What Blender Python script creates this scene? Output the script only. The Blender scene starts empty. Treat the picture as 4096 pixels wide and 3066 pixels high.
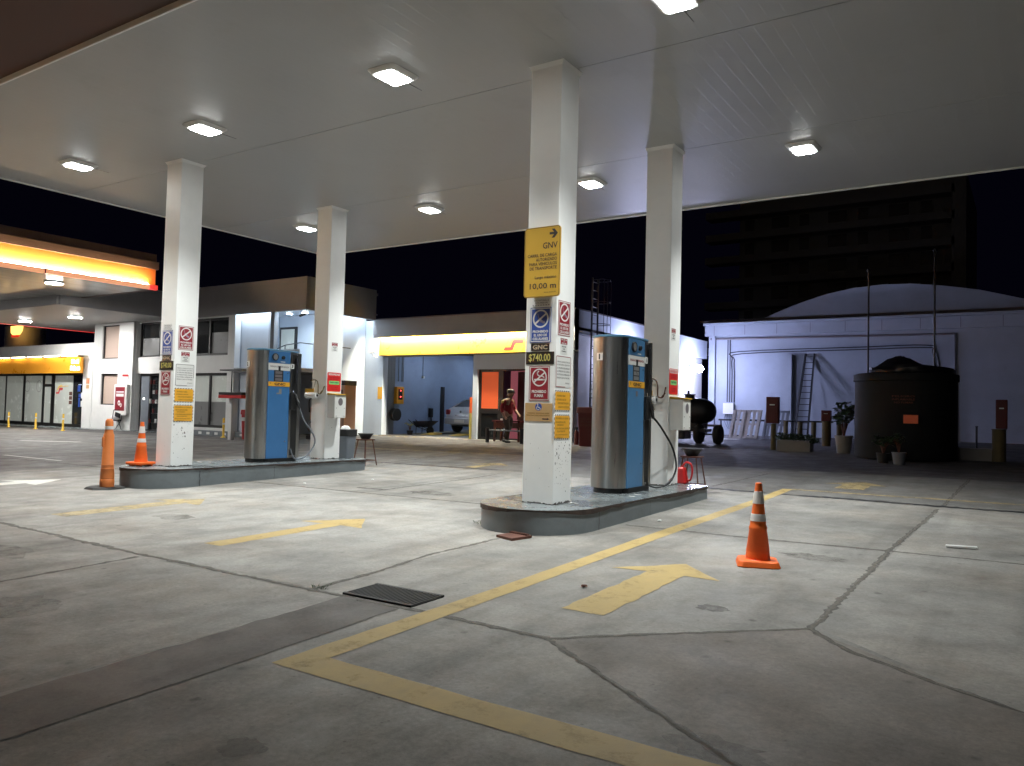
import bpy, math, random
from mathutils import Vector, Matrix
random.seed(7)
sc = bpy.context.scene
C = sc.collection
PI = math.pi
# ---------------------------------------------------------------- materials
def G(x, y):
    y2 = max(0., min(y, 30.) - 13)
    return 0.011 + .0058 * max(-45, min(x, 20)) + .0195 * min(y, 30) + .0125 * y2
def mat(name, col, rough=.6, metal=0., spec=.5, noise=.0, nscale=3., bump=0., bscale=60., emit=None, es=0., dirt=None, dscale=1.5, damt=.0, stretch=(1, 1, 1), coat=0.):
    m = bpy.data.materials.new(name); m.use_nodes = True
    nt = m.node_tree; N = nt.nodes; L = nt.links
    b = N['Principled BSDF']
    b.inputs['Base Color'].default_value = (*col, 1); b.inputs['Roughness'].default_value = rough
    b.inputs['Metallic'].default_value = metal; b.inputs['Specular IOR Level'].default_value = spec
    if coat: b.inputs['Coat Weight'].default_value = coat; b.inputs['Coat Roughness'].default_value = .08
    tc = N.new('ShaderNodeTexCoord'); mp = N.new('ShaderNodeMapping'); mp.inputs['Scale'].default_value = stretch
    L.new(tc.outputs['Object'], mp.inputs['Vector'])
    cur = None
    if noise:
        n = N.new('ShaderNodeTexNoise'); n.inputs['Scale'].default_value = nscale; n.inputs['Detail'].default_value = 8; n.inputs['Roughness'].default_value = .65
        L.new(mp.outputs[0], n.inputs['Vector'])
        r = N.new('ShaderNodeMapRange'); r.inputs['From Min'].default_value = .25; r.inputs['From Max'].default_value = .75
        r.inputs['To Min'].default_value = 1 - noise; r.inputs['To Max'].default_value = 1 + noise
        L.new(n.outputs['Fac'], r.inputs['Value'])
        mx = N.new('ShaderNodeVectorMath'); mx.operation = 'SCALE'; mx.inputs[0].default_value = col
        L.new(r.outputs[0], mx.inputs['Scale']); L.new(mx.outputs[0], b.inputs['Base Color']); cur = mx.outputs[0]
        rr = N.new('ShaderNodeMapRange'); rr.inputs['To Min'].default_value = max(.02, rough - .12); rr.inputs['To Max'].default_value = min(1, rough + .12)
        L.new(n.outputs['Fac'], rr.inputs['Value']); L.new(rr.outputs[0], b.inputs['Roughness'])
    if damt:
        n2 = N.new('ShaderNodeTexNoise'); n2.inputs['Scale'].default_value = dscale; n2.inputs['Detail'].default_value = 10; n2.inputs['Roughness'].default_value = .7
        L.new(mp.outputs[0], n2.inputs['Vector'])
        r2 = N.new('ShaderNodeMapRange'); r2.inputs['From Min'].default_value = .56; r2.inputs['From Max'].default_value = .74; r2.inputs['To Max'].default_value = damt
        L.new(n2.outputs['Fac'], r2.inputs['Value'])
        mi = N.new('ShaderNodeMix'); mi.data_type = 'RGBA'
        L.new(r2.outputs[0], mi.inputs['Factor'])
        if cur: L.new(cur, mi.inputs['A'])
        else: mi.inputs['A'].default_value = (*col, 1)
        mi.inputs['B'].default_value = (*(dirt or (.1, .09, .08)), 1)
        L.new(mi.outputs['Result'], b.inputs['Base Color'])
    if bump:
        n3 = N.new('ShaderNodeTexNoise'); n3.inputs['Scale'].default_value = bscale; n3.inputs['Detail'].default_value = 5
        L.new(mp.outputs[0], n3.inputs['Vector'])
        bp = N.new('ShaderNodeBump'); bp.inputs['Strength'].default_value = bump; bp.inputs['Distance'].default_value = .01
        L.new(n3.outputs['Fac'], bp.inputs['Height']); L.new(bp.outputs[0], b.inputs['Normal'])
    if emit:
        b.inputs['Emission Color'].default_value = (*emit, 1); b.inputs['Emission Strength'].default_value = es
    return m
def concrete(name, col, stain=.5, seed=0., warm=1.):
    m = bpy.data.materials.new(name); m.use_nodes = True
    nt = m.node_tree; N = nt.nodes; L = nt.links; b = N['Principled BSDF']
    tc = N.new('ShaderNodeTexCoord'); mp = N.new('ShaderNodeMapping'); mp.inputs['Location'].default_value = (seed, seed * 1.7, 0)
    L.new(tc.outputs['Object'], mp.inputs['Vector'])
    def nz(s, d=8, r=.6, dist=0.):
        n = N.new('ShaderNodeTexNoise'); n.inputs['Scale'].default_value = s; n.inputs['Detail'].default_value = d; n.inputs['Roughness'].default_value = r; n.inputs['Distortion'].default_value = dist
        L.new(mp.outputs[0], n.inputs['Vector']); return n.outputs['Fac']
    def rng(v, a, b_, c, d):
        r = N.new('ShaderNodeMapRange'); r.inputs['From Min'].default_value = a; r.inputs['From Max'].default_value = b_; r.inputs['To Min'].default_value = c; r.inputs['To Max'].default_value = d
        L.new(v, r.inputs['Value']); return r.outputs[0]
    def mul(a, b_):
        q = N.new('ShaderNodeMath'); q.operation = 'MULTIPLY'; L.new(a, q.inputs[0]); L.new(b_, q.inputs[1]); return q.outputs[0]
    big = rng(nz(.45, 6, .6, .6), .35, .7, 1.08, 1 - .30 * stain)
    mid = rng(nz(1.7, 10, .68, .3), .42, .72, 1.04, 1 - .40 * stain)
    spots = rng(nz(5.5, 6, .7), .66, .76, 1., 1 - .45 * stain)
    fine = rng(nz(32, 7, .8), .3, .7, .74, 1.24)
    grain = rng(nz(240, 2, .5), .3, .7, .9, 1.1)
    mp2 = N.new('ShaderNodeMapping'); mp2.inputs['Scale'].default_value = (1.6, .10, 1); mp2.inputs['Location'].default_value = (seed, 0, 0); L.new(tc.outputs['Object'], mp2.inputs['Vector'])
    st = N.new('ShaderNodeTexNoise'); st.inputs['Scale'].default_value = 1.3; st.inputs['Detail'].default_value = 9; st.inputs['Roughness'].default_value = .6; L.new(mp2.outputs[0], st.inputs['Vector'])
    tyre = rng(st.outputs['Fac'], .5, .72, 1.02, 1 - .34 * stain)
    vo = N.new('ShaderNodeTexVoronoi'); vo.inputs['Scale'].default_value = 2.3; vo.inputs['Randomness'].default_value = 1.; L.new(mp.outputs[0], vo.inputs['Vector'])
    wn = N.new('ShaderNodeMath'); wn.operation = 'MULTIPLY_ADD'; L.new(nz(9, 5, .7), wn.inputs[0]); wn.inputs[1].default_value = .16; L.new(vo.outputs['Distance'], wn.inputs[2])
    drip = rng(wn.outputs[0], .10, .17, 1 - .5 * stain, 1.)
    vo2 = N.new('ShaderNodeTexVoronoi'); vo2.inputs['Scale'].default_value = 9; L.new(mp.outputs[0], vo2.inputs['Vector'])
    fleck = rng(vo2.outputs['Distance'], .05, .09, 1 - .35 * stain, 1.)
    f = mul(mul(mul(big, mid), mul(spots, fine)), mul(mul(grain, tyre), mul(drip, fleck)))
    v = N.new('ShaderNodeVectorMath'); v.operation = 'SCALE'; v.inputs[0].default_value = col; L.new(f, v.inputs['Scale'])
    hue = N.new('ShaderNodeMix'); hue.data_type = 'RGBA'; hue.blend_type = 'MULTIPLY'
    L.new(rng(nz(.8, 5), .45, .7, 0., .8), hue.inputs['Factor']); L.new(v.outputs[0], hue.inputs['A']); hue.inputs['B'].default_value = (1., .93, .86, 1)
    L.new(hue.outputs['Result'], b.inputs['Base Color'])
    L.new(rng(nz(2.2, 8), .3, .7, .5, .85), b.inputs['Roughness'])
    bp = N.new('ShaderNodeBump'); bp.inputs['Strength'].default_value = .35; bp.inputs['Distance'].default_value = .004
    L.new(nz(90, 8, .7), bp.inputs['Height']); L.new(bp.outputs[0], b.inputs['Normal'])
    return m
M = {}
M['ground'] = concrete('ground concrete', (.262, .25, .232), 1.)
M['yard'] = concrete('yard concrete', (.07, .067, .066), .9, 50)  # shade beyond the canopy lights is put into this colour
M['yard_dim'] = concrete('shade dimmed yard concrete', (.16, .154, .147), .95, 70)  # light falloff around the canopy put into the concrete colour
M['lilac_wall'] = mat('lilac white render', (.37, .41, .48), .75, noise=.12, nscale=.8, damt=.3, dirt=(.22, .21, .24), dscale=.9)
M['slab_dark'] = concrete('brown patched concrete', (.20, .178, .158), .9, 9)
M['slab_strip'] = concrete('dark infill concrete', (.115, .105, .097), .6, 31)
M['slab_pale'] = concrete('pale concrete', (.305, .292, .272), 1., 17)
M['joint'] = mat('joint dirt', (.12, .11, .095), .95, noise=.5, nscale=20, bump=.5)
M['drain'] = mat('drain iron', (.03, .03, .032), .6, metal=.3, noise=.4, nscale=30)
def paint(name, col, wear=.55):
    m = mat(name, col, .55, noise=.14, nscale=9, bump=.3, bscale=120)
    nt = m.node_tree; N = nt.nodes; L = nt.links; b = N['Principled BSDF']
    tr = N.new('ShaderNodeBsdfTransparent'); mx = N.new('ShaderNodeMixShader')
    n = N.new('ShaderNodeTexNoise'); n.inputs['Scale'].default_value = 4.5; n.inputs['Detail'].default_value = 15; n.inputs['Roughness'].default_value = .78
    tc = N.new('ShaderNodeTexCoord'); L.new(tc.outputs['Object'], n.inputs['Vector'])
    r = N.new('ShaderNodeMapRange'); r.inputs['From Min'].default_value = wear - .12; r.inputs['From Max'].default_value = wear + .12; r.inputs['To Min'].default_value = .20; r.inputs['To Max'].default_value = .82
    L.new(n.outputs['Fac'], r.inputs['Value']); L.new(r.outputs[0], mx.inputs['Fac'])
    L.new(b.outputs[0], mx.inputs[1]); L.new(tr.outputs[0], mx.inputs[2]); L.new(mx.outputs[0], N['Material Output'].inputs['Surface'])
    return m
M['yellow_paint'] = paint('yellow road paint', (.50, .36, .14), .64)
M['yellow_worn'] = paint('worn yellow road paint', (.50, .38, .18), .53)
M['white_paint'] = paint('white road paint', (.7, .68, .62), .68)
M['stain_soft'] = paint('faint oil stain', (.14, .12, .10), .40)
M['stain'] = paint('dirt stain', (.14, .125, .11), .50)
M['white_wall'] = mat('white painted wall', (.72, .72, .70), .7, noise=.07, nscale=1.2, bump=.15, bscale=40, damt=.25, dirt=(.38, .35, .31), dscale=2.2)
M['column_white'] = mat('white painted steel', (.88, .88, .87), .45, noise=.04, nscale=3, bump=.06, bscale=25, damt=.10, dirt=(.4, .37, .33), dscale=3)
M['chip'] = mat('bare chip', (.10, .09, .085), .8)
M['soffit'] = None
M['grey_wall'] = mat('grey parapet paint', (.37, .365, .37), .75, noise=.1, nscale=1, bump=.1, damt=.2, dirt=(.2, .19, .18), dscale=1.2)
M['blue_white'] = mat('pale blue render', (.62, .68, .76), .7, noise=.06, nscale=1.5, damt=.2, dirt=(.35, .36, .38), dscale=1.5)
M['blue_wall'] = mat('blue wall paint', (.25, .33, .50), .55, noise=.08, nscale=2, damt=.3, dirt=(.10, .14, .25), dscale=1.3)
M['island_top'] = mat('grey island paint', (.15, .168, .175), .27, noise=.16, nscale=2.5, damt=.5, dirt=(.11, .11, .11), dscale=3, bump=.12, bscale=60)
M['island_side'] = mat('grey kerb paint', (.17, .195, .21), .6, noise=.16, nscale=3, damt=.5, dirt=(.08, .075, .07), dscale=2.4, bump=.2, bscale=50)
M['rust_edge'] = mat('rusty steel edge', (.045, .03, .025), .8, noise=.6, nscale=14, bump=.5)
M['steel'] = None
M['blue'] = mat('blue door paint', (.05, .17, .39), .35, noise=.06, nscale=3, damt=.15, dirt=(.03, .09, .2), dscale=4)
M['blue_cap'] = mat('faded blue cap', (.10, .26, .42), .5, noise=.2, nscale=4)
M['black'] = mat('black plastic', (.012, .012, .013), .45)
M['rubber'] = mat('black rubber', (.018, .018, .018), .7)
M['dark_steel'] = mat('dark steel', (.05, .05, .055), .45, metal=.6)
M['chrome'] = mat('chrome', (.7, .7, .7), .18, metal=1.)
M['white_plastic'] = mat('white plastic', (.75, .75, .73), .4, noise=.03)
M['orange'] = mat('orange rubber', (.80, .135, .015), .5, noise=.09, nscale=6, damt=.3, dirt=(.35, .07, .02), dscale=7)
M['orange_pale'] = mat('faded orange plastic', (.72, .21, .055), .5, noise=.09, nscale=5, damt=.3, dirt=(.35, .12, .05), dscale=6)
M['reflect'] = mat('reflective tape', (.72, .70, .70), .3, noise=.06, nscale=20)
M['red'] = mat('red plastic', (.55, .02, .02), .4, noise=.08)
M['dark_red'] = mat('dark red paint', (.10, .007, .007), .5, noise=.1)
M['rust'] = mat('rusty tube', (.12, .05, .035), .75, metal=.2, noise=.5, nscale=18, bump=.3)
M['grey_plastic'] = mat('grey plastic', (.17, .19, .22), .5, noise=.1)
M['glass_dark'] = mat('dark window glass', (.02, .022, .024), .08, spec=.6)
M['frame_black'] = mat('black aluminium frame', (.014, .013, .013), .4)
M['frost'] = mat('frosted film glass', (.52, .55, .51), .25, noise=.05, nscale=2, emit=(.75, .8, .72), es=.10)
M['grey_film'] = mat('grey window film', (.22, .22, .22), .3, noise=.08, nscale=2)
M['blind'] = mat('beige blind', (.52, .40, .33), .6, noise=.05, stretch=(1, 1, 6), nscale=8)
M['sign_white'] = mat('sign white', (.74, .74, .72), .35, noise=.03)
M['sign_blue'] = mat('sign blue', (.03, .075, .34), .35)
M['sign_red'] = mat('sign maroon', (.28, .022, .035), .35)
M['sign_red2'] = mat('sign bright red', (.62, .03, .03), .35)
M['sign_green'] = mat('sign green', (.22, .62, .22), .35)
M['sign_black'] = mat('sign black', (.015, .013, .013), .35)
M['ink'] = mat('print ink', (.03, .028, .03), .5)
M['ink_grey'] = mat('print grey', (.16, .14, .15), .5)
M['ink_olive'] = mat('faded print', (.23, .13, .02), .5)
M['sign_yellow'] = mat('sign yellow', (.60, .36, .05), .35, noise=.03)
M['sign_orange'] = mat('sign orange', (.80, .40, .04), .35, noise=.03)
M['sign_tan'] = mat('sign tan', (.52, .33, .15), .4, noise=.04)
M['price_yellow'] = mat('price yellow', (.62, .56, .16), .4)
M['price_tan'] = mat('plate tan', (.50, .40, .28), .4)
M['fascia_yellow'] = mat('fascia yellow', (.80, .50, .05), .3, noise=.05, nscale=2)
M['wood'] = mat('weathered wood', (.48, .44, .40), .8, noise=.25, nscale=6, stretch=(1, 1, 8), bump=.3)
M['leaf'] = mat('dark leaf', (.04, .075, .03), .5, noise=.3, nscale=8)
M['pot'] = mat('plastic pot', (.26, .24, .22), .6, noise=.1)
M['brown'] = mat('brown post paint', (.15, .115, .05), .7, noise=.2, nscale=5)
M['tank'] = mat('grey green tank', (.016, .017, .018), .8, spec=.2, noise=.12, nscale=2)
M['tar'] = mat('black tank paint', (.012, .012, .014), .4, noise=.3, nscale=5)
M['paper'] = mat('paper', (.75, .75, .74), .8)
M['car_silver'] = mat('silver car paint', (.52, .55, .60), .28, metal=.5, coat=.8)
M['skin'] = mat('skin', (.32, .17, .11), .5)
M['dark_cloth'] = mat('dark trousers', (.05, .035, .03), .85, noise=.15)
M['red_cloth'] = mat('red vest', (.24, .012, .02), .8, noise=.12)
M['yellow_cloth'] = mat('yellow sleeve', (.60, .48, .13), .8, noise=.1)
M['apartment'] = mat('apartment render', (.13, .13, .12), .9, noise=.1, nscale=.4)
M['fascia_brown'] = mat('brown canopy fascia', (.15, .095, .085), .6, noise=.06, nscale=.7)
M['pink'] = mat('pink wall', (.45, .12, .16), .6, noise=.05, emit=(.55, .16, .20), es=.40)  # emission stands in for room lighting on the wall
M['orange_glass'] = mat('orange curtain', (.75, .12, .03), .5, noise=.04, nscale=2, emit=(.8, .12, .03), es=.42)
M['tan_cab'] = mat('tan cabinet', (.60, .36, .24), .5, noise=.05)
def glow(name, col, s):
    return mat(name, (.8, .8, .8), .5, emit=col, es=s)
LENS = 75.
M['lens'] = glow('canopy led lens', (.97, 1., .98), LENS)
M['lens2'] = glow('recessed led lens', (1., .99, .97), 520)
M['lens_blue'] = glow('balcony led lens', (.80, .92, 1.), 420)
M['flood'] = glow('flood lamp lens', (.60, .64, 1.), 470)
M['bay_lamp'] = glow('service bay lamp', (.78, .88, 1.), 200)
M['strip_warm'] = glow('fascia led strip', (1., .93, .74), 460)
M['strip_orange'] = glow('canopy edge led strip', (1., .74, .40), 520)
M['orange_panel'] = mat('orange fascia panel', (.80, .22, .05), .5, emit=(1., .20, .03), es=.03)
M['orange_trough'] = mat('lit orange trough', (.85, .45, .25), .4, emit=(1., .42, .22), es=.8)
M['red_glow'] = glow('red end cap', (1., .02, .01), .9)
M['red_led'] = glow('red indicator lamp', (1., .02, .01), 4)
M['amber_sign'] = glow('amber column sign', (1., .55, .12), 2.6)
M['white_sign'] = glow('lit white letters', (1., .98, .92), 3.0)
def mk_steel():
    m = mat('brushed steel', (.44, .44, .43), .31, metal=1., noise=.09, nscale=3, stretch=(10, 10, .3))
    return m
M['steel'] = mk_steel()
def mk_soffit():
    m = mat('canopy soffit', (.43, .43, .43), .42, noise=.06, nscale=.5, damt=.22, dirt=(.24, .23, .21), dscale=.8)
    nt = m.node_tree; N = nt.nodes; L = nt.links; b = N['Principled BSDF']
    tc = N.new('ShaderNodeTexCoord'); w = N.new('ShaderNodeTexWave'); w.bands_direction = 'X'; w.wave_profile = 'SAW'
    w.inputs['Scale'].default_value = 1.6; w.inputs['Distortion'].default_value = 0
    L.new(tc.outputs['Object'], w.inputs['Vector'])
    r = N.new('ShaderNodeMapRange'); r.inputs['From Min'].default_value = .0; r.inputs['From Max'].default_value = .07
    L.new(w.outputs['Fac'], r.inputs['Value'])
    bp = N.new('ShaderNodeBump'); bp.inputs['Strength'].default_value = .28; bp.inputs['Distance'].default_value = .006
    L.new(r.outputs[0], bp.inputs['Height']); L.new(bp.outputs[0], b.inputs['Normal'])
    return m
M['soffit'] = mk_soffit()
M['gloss_soffit'] = mat('glossy metal soffit', (.5, .49, .47), .16, noise=.15, nscale=1.5, bump=.12, bscale=3, stretch=(1, .2, 1))
M['soft_white'] = glow('concealed soffit strip', (.74, .87, 1.), 42)
M['fascia_amber'] = mat('amber fascia', (.80, .34, .03), .3, noise=.06, nscale=2)
M['blue_bright'] = mat('faded blue door paint', (.07, .20, .39), .36, noise=.10, nscale=3, damt=.2, dirt=(.05, .12, .22), dscale=4)
M['handset'] = mat('faded print on sign', (.35, .33, .42), .5)
# ---------------------------------------------------------------- mesh builder
OFF = {}
class MB:
    def __init__(s): s.v = []; s.f = []; s.mi = []; s.cur = 0
    def add(s, vs, fs):
        o = len(s.v); s.v += [tuple(v) for v in vs]; s.f += [tuple(i + o for i in f) for f in fs]; s.mi += [s.cur] * len(fs); return s
    def m(s, i): s.cur = i; return s
    def box(s, x0, x1, y0, y1, z0, z1):
        x0, x1 = sorted((x0, x1)); y0, y1 = sorted((y0, y1)); z0, z1 = sorted((z0, z1))
        return s.add([(x0, y0, z0), (x1, y0, z0), (x1, y1, z0), (x0, y1, z0), (x0, y0, z1), (x1, y0, z1), (x1, y1, z1), (x0, y1, z1)],
                     [(0, 3, 2, 1), (4, 5, 6, 7), (0, 1, 5, 4), (1, 2, 6, 5), (2, 3, 7, 6), (3, 0, 4, 7)])
    def rbox(s, x0, x1, y0, y1, z0, z1, r=.02, seg=4):   # rounded in plan
        pts = rounded(x0, x1, y0, y1, r, seg); return s.prism(pts, z0, z1)
    def prism(s, pts, z0, z1, top=None):
        n = len(pts); t = top or pts
        vs = [(p[0], p[1], z0 if not callable(z0) else z0(*p)) for p in pts] + [(p[0], p[1], z1 if not callable(z1) else z1(*p)) for p in t]
        fs = [tuple(range(n))[::-1], tuple(range(n, 2 * n))] + [(i, (i + 1) % n, n + (i + 1) % n, n + i) for i in range(n)]
        return s.add(vs, fs)
    def cyl(s, p0, p1, r0, r1=None, n=16, caps=True):
        r1 = r0 if r1 is None else r1; p0 = Vector(p0); p1 = Vector(p1); d = (p1 - p0).normalized()
        a = d.orthogonal().normalized(); b = d.cross(a)
        vs = []
        for p, r in ((p0, r0), (p1, r1)):
            for i in range(n):
                t = 2 * PI * i / n; vs.append(p + a * math.cos(t) * r + b * math.sin(t) * r)
        fs = [(i, (i + 1) % n, n + (i + 1) % n, n + i) for i in range(n)]
        if caps: fs += [tuple(range(n))[::-1], tuple(range(n, 2 * n))]
        return s.add(vs, fs)
    def tube(s, pts, r, n=8):
        pts = [Vector(p) for p in pts]; rings = []; a = None
        for i, p in enumerate(pts):
            d = (pts[min(i + 1, len(pts) - 1)] - pts[max(i - 1, 0)]).normalized()
            if a is None: a = d.orthogonal().normalized()
            else: a = (a - d * a.dot(d)).normalized()
            b = d.cross(a); rr = r[i] if isinstance(r, (list, tuple)) else r
            rings.append([p + a * math.cos(2 * PI * k / n) * rr + b * math.sin(2 * PI * k / n) * rr for k in range(n)])
        vs = [v for ring in rings for v in ring]; fs = []
        for i in range(len(pts) - 1):
            for k in range(n): fs.append((i * n + k, i * n + (k + 1) % n, (i + 1) * n + (k + 1) % n, (i + 1) * n + k))
        fs += [tuple(range(n))[::-1], tuple(range((len(pts) - 1) * n, len(pts) * n))]
        return s.add(vs, fs)
    def lathe(s, prof, c=(0, 0, 0), n=24, axis='z'):
        vs = []; 
        for r, z in prof:
            for i in range(n):
                t = 2 * PI * i / n; a, b = math.cos(t) * r, math.sin(t) * r
                vs.append({'z': (c[0] + a, c[1] + b, c[2] + z), 'x': (c[0] + z, c[1] + a, c[2] + b), 'y': (c[0] + b, c[1] + z, c[2] + a)}[axis])
        fs = [(j * n + i, j * n + (i + 1) % n, (j + 1) * n + (i + 1) % n, (j + 1) * n + i) for j in range(len(prof) - 1) for i in range(n)]
        fs += [tuple(range(n))[::-1], tuple(range((len(prof) - 1) * n, len(prof) * n))]
        return s.add(vs, fs)
    def bar(s, p0, p1, w, h=None):   # square bar
        h = h or w; p0 = Vector(p0); p1 = Vector(p1); d = (p1 - p0).normalized(); up = Vector((0, 0, 1)) if abs(d.z) < .95 else Vector((0, 1, 0))
        a = d.cross(up).normalized() * w / 2; b = a.cross(d).normalized() * h / 2
        vs = [p + q for p in (p0, p1) for q in (-a - b, a - b, a + b, -a + b)]
        return s.add(vs, [(0, 3, 2, 1), (4, 5, 6, 7), (0, 1, 5, 4), (1, 2, 6, 5), (2, 3, 7, 6), (3, 0, 4, 7)])
    def build(s, name, m, parent=None, local=False, smooth=False, bevel=0., seg=2, auto=None, fixn=True):
        me = bpy.data.meshes.new(name)
        off = Vector((0, 0, 0))
        if parent is not None and not local: off = OFF.get(parent.name, Vector((0, 0, 0)))
        me.from_pydata([Vector(v) - off for v in s.v], [], s.f)
        ms = m if isinstance(m, (list, tuple)) else [m]
        for q in ms: me.materials.append(M[q] if isinstance(q, str) else q)
        if len(ms) > 1:
            for p, i in zip(me.polygons, s.mi): p.material_index = i
        me.update()
        if fixn:
            import bmesh
            bm = bmesh.new(); bm.from_mesh(me); bmesh.ops.recalc_face_normals(bm, faces=bm.faces); bm.to_mesh(me); bm.free()
        o = bpy.data.objects.new(name, me); C.objects.link(o)
        if smooth:
            for p in me.polygons: p.use_smooth = True
            if auto is not False:
                md = o.modifiers.new('wn', 'EDGE_SPLIT'); md.split_angle = math.radians(auto or 38)
        if bevel:
            md = o.modifiers.new('bev', 'BEVEL'); md.width = bevel; md.segments = seg; md.limit_method = 'ANGLE'; md.angle_limit = math.radians(40)
        if parent is not None: o.parent = parent; OFF[o.name] = off if not local else OFF.get(parent.name, Vector((0, 0, 0)))
        return o
def rounded(x0, x1, y0, y1, r, seg=6):
    pts = []
    for cx, cy, a0 in ((x1 - r, y1 - r, 0), (x0 + r, y1 - r, 90), (x0 + r, y0 + r, 180), (x1 - r, y0 + r, 270)):
        for k in range(seg + 1):
            a = math.radians(a0 + 90 * k / seg); pts.append((cx + r * math.cos(a), cy + r * math.sin(a)))
    return pts
def tag(o, label=None, cat=None, group=None, kind=None):
    if label: o['label'] = label
    if cat: o['category'] = cat
    if group: o['group'] = group
    if kind: o['kind'] = kind
    return o
def thing(name, label, cat, loc, group=None):
    o = bpy.data.objects.new(name, None); C.objects.link(o); o.location = loc; o.empty_display_size = .1
    OFF[o.name] = Vector(loc); return tag(o, label, cat, group)
def struct(o): o['kind'] = 'structure'; return o
def dup(root, loc, label, rotz=None, group=None):
    r = root.copy(); C.objects.link(r); r.location = loc
    if rotz is not None: r.rotation_euler = (0, 0, rotz)
    r['label'] = label
    if group: r['group'] = group
    for ch in list(root.children):
        c = ch.copy(); C.objects.link(c); c.parent = r
        for g in ch.children:
            d = g.copy(); C.objects.link(d); d.parent = c
    return r
# text -> flat mesh data, fitted into a box
def text_geo(txt, bold=.0, space=1.):
    cu = bpy.data.curves.new('t', 'FONT'); cu.body = txt; cu.size = 1; cu.resolution_u = 2; cu.offset = bold; cu.space_character = space
    ob = bpy.data.objects.new('t', cu); C.objects.link(ob)
    dg = bpy.context.evaluated_depsgraph_get(); me = bpy.data.meshes.new_from_object(ob.evaluated_get(dg))
    vs = [tuple(v.co) for v in me.vertices]; fs = [tuple(p.vertices) for p in me.polygons]
    bpy.data.objects.remove(ob); bpy.data.curves.remove(cu); bpy.data.meshes.remove(me)
    return vs, fs
_tc = {}
class Plane:   # u right, v up, d out of the surface
    def __init__(s, kind, at): s.k = kind; s.at = at
    def p(s, u, v, d=0.):
        if s.k == 'y': return (u, s.at - d, v)      # faces -y
        return (s.at + d, u, v)                      # faces +x
def slab(mb, pl, u0, u1, v0, v1, d0, d1, r=0., seg=4):
    if r:
        pts = rounded(u0, u1, v0, v1, r, seg)
    else: pts = [(u0, v0), (u1, v0), (u1, v1), (u0, v1)]
    return shape(mb, pl, pts, d0, d1)
def shape(mb, pl, pts, d0, d1):
    n = len(pts)
    return mb.add([pl.p(u, v, d0) for u, v in pts] + [pl.p(u, v, d1) for u, v in pts],
                  [tuple(range(n)), tuple(range(n, 2 * n))] + [(i, (i + 1) % n, n + (i + 1) % n, n + i) for i in range(n)])
def frame(mb, pl, u0, u1, v0, v1, w, d0, d1, r=0., seg=4):
    o = rounded(u0, u1, v0, v1, max(r, .0005), seg); i = rounded(u0 + w, u1 - w, v0 + w, v1 - w, max(r - w, .0005), seg); n = len(o)
    vs = [pl.p(*q, d1) for q in o] + [pl.p(*q, d1) for q in i] + [pl.p(*q, d0) for q in o]
    return mb.add(vs, [(k, (k + 1) % n, n + (k + 1) % n, n + k) for k in range(n)] + [(k, (k + 1) % n, 2 * n + (k + 1) % n, 2 * n + k) for k in range(n)])
def ring(mb, pl, cu, cv, ru, rv, w, d, n=28):
    vs = [pl.p(cu + ru * math.cos(2 * PI * k / n), cv + rv * math.sin(2 * PI * k / n), d) for k in range(n)] + \
         [pl.p(cu + (ru - w) * math.cos(2 * PI * k / n), cv + (rv - w) * math.sin(2 * PI * k / n), d) for k in range(n)]
    return mb.add(vs, [(k, (k + 1) % n, n + (k + 1) % n, n + k) for k in range(n)])
def text(mb, pl, txt, u0, u1, v0, v1, d, bold=.02, align='fit'):
    key = (txt, bold)
    if key not in _tc: _tc[key] = text_geo(txt, bold)
    vs, fs = _tc[key]
    if not vs: return mb
    xs = [v[0] for v in vs]; ys = [v[1] for v in vs]; a, b, c, e = min(xs), max(xs), min(ys), max(ys)
    sv = (v1 - v0) / (e - c); su = (u1 - u0) / (b - a)
    if align != 'fit': su = min(su, sv)
    w = (b - a) * su; o = u0 if align in ('fit', 'l') else (u1 - w if align == 'r' else (u0 + u1 - w) / 2)
    return mb.add([pl.p(o + (v[0] - a) * su, v0 + (v[1] - c) * sv, d) for v in vs], fs)
def bldflat(mb, name, m, parent): return mb.build(name, m, parent, fixn=False)
def smooth_path(P, k=5):
    P = [Vector(p) for p in P]; out = []
    for i in range(len(P) - 1):
        a, b, c, d = P[max(i - 1, 0)], P[i], P[i + 1], P[min(i + 2, len(P) - 1)]
        for j in range(k):
            u = j / k; out.append(.5 * ((2 * b) + (c - a) * u + (2 * a - 5 * b + 4 * c - d) * u * u + (3 * b - a - 3 * c + d) * u ** 3))
    out.append(P[-1]); return out
# ---------------------------------------------------------------- camera
YAW, PITCH, ROLL, FPX = -0.5832, 0.0360, 0.0245, 3158.19
fw = Vector((math.sin(YAW) * math.cos(PITCH), math.cos(YAW) * math.cos(PITCH), math.sin(PITCH)))
r0 = Vector((math.cos(YAW), -math.sin(YAW), 0)); u0 = r0.cross(fw)
rr_ = r0 * math.cos(ROLL) + u0 * math.sin(ROLL); uu_ = -r0 * math.sin(ROLL) + u0 * math.cos(ROLL)
cd = bpy.data.cameras.new('camera'); cam = bpy.data.objects.new('camera', cd); C.objects.link(cam)
cam.matrix_world = Matrix(((rr_.x, uu_.x, -fw.x, 0), (rr_.y, uu_.y, -fw.y, 0), (rr_.z, uu_.z, -fw.z, 1.6), (0, 0, 0, 1)))
cd.sensor_width = 36; cd.lens = FPX / 4096 * 36; cd.clip_end = 2000; cd.clip_start = .05
sc.camera = cam
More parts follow.
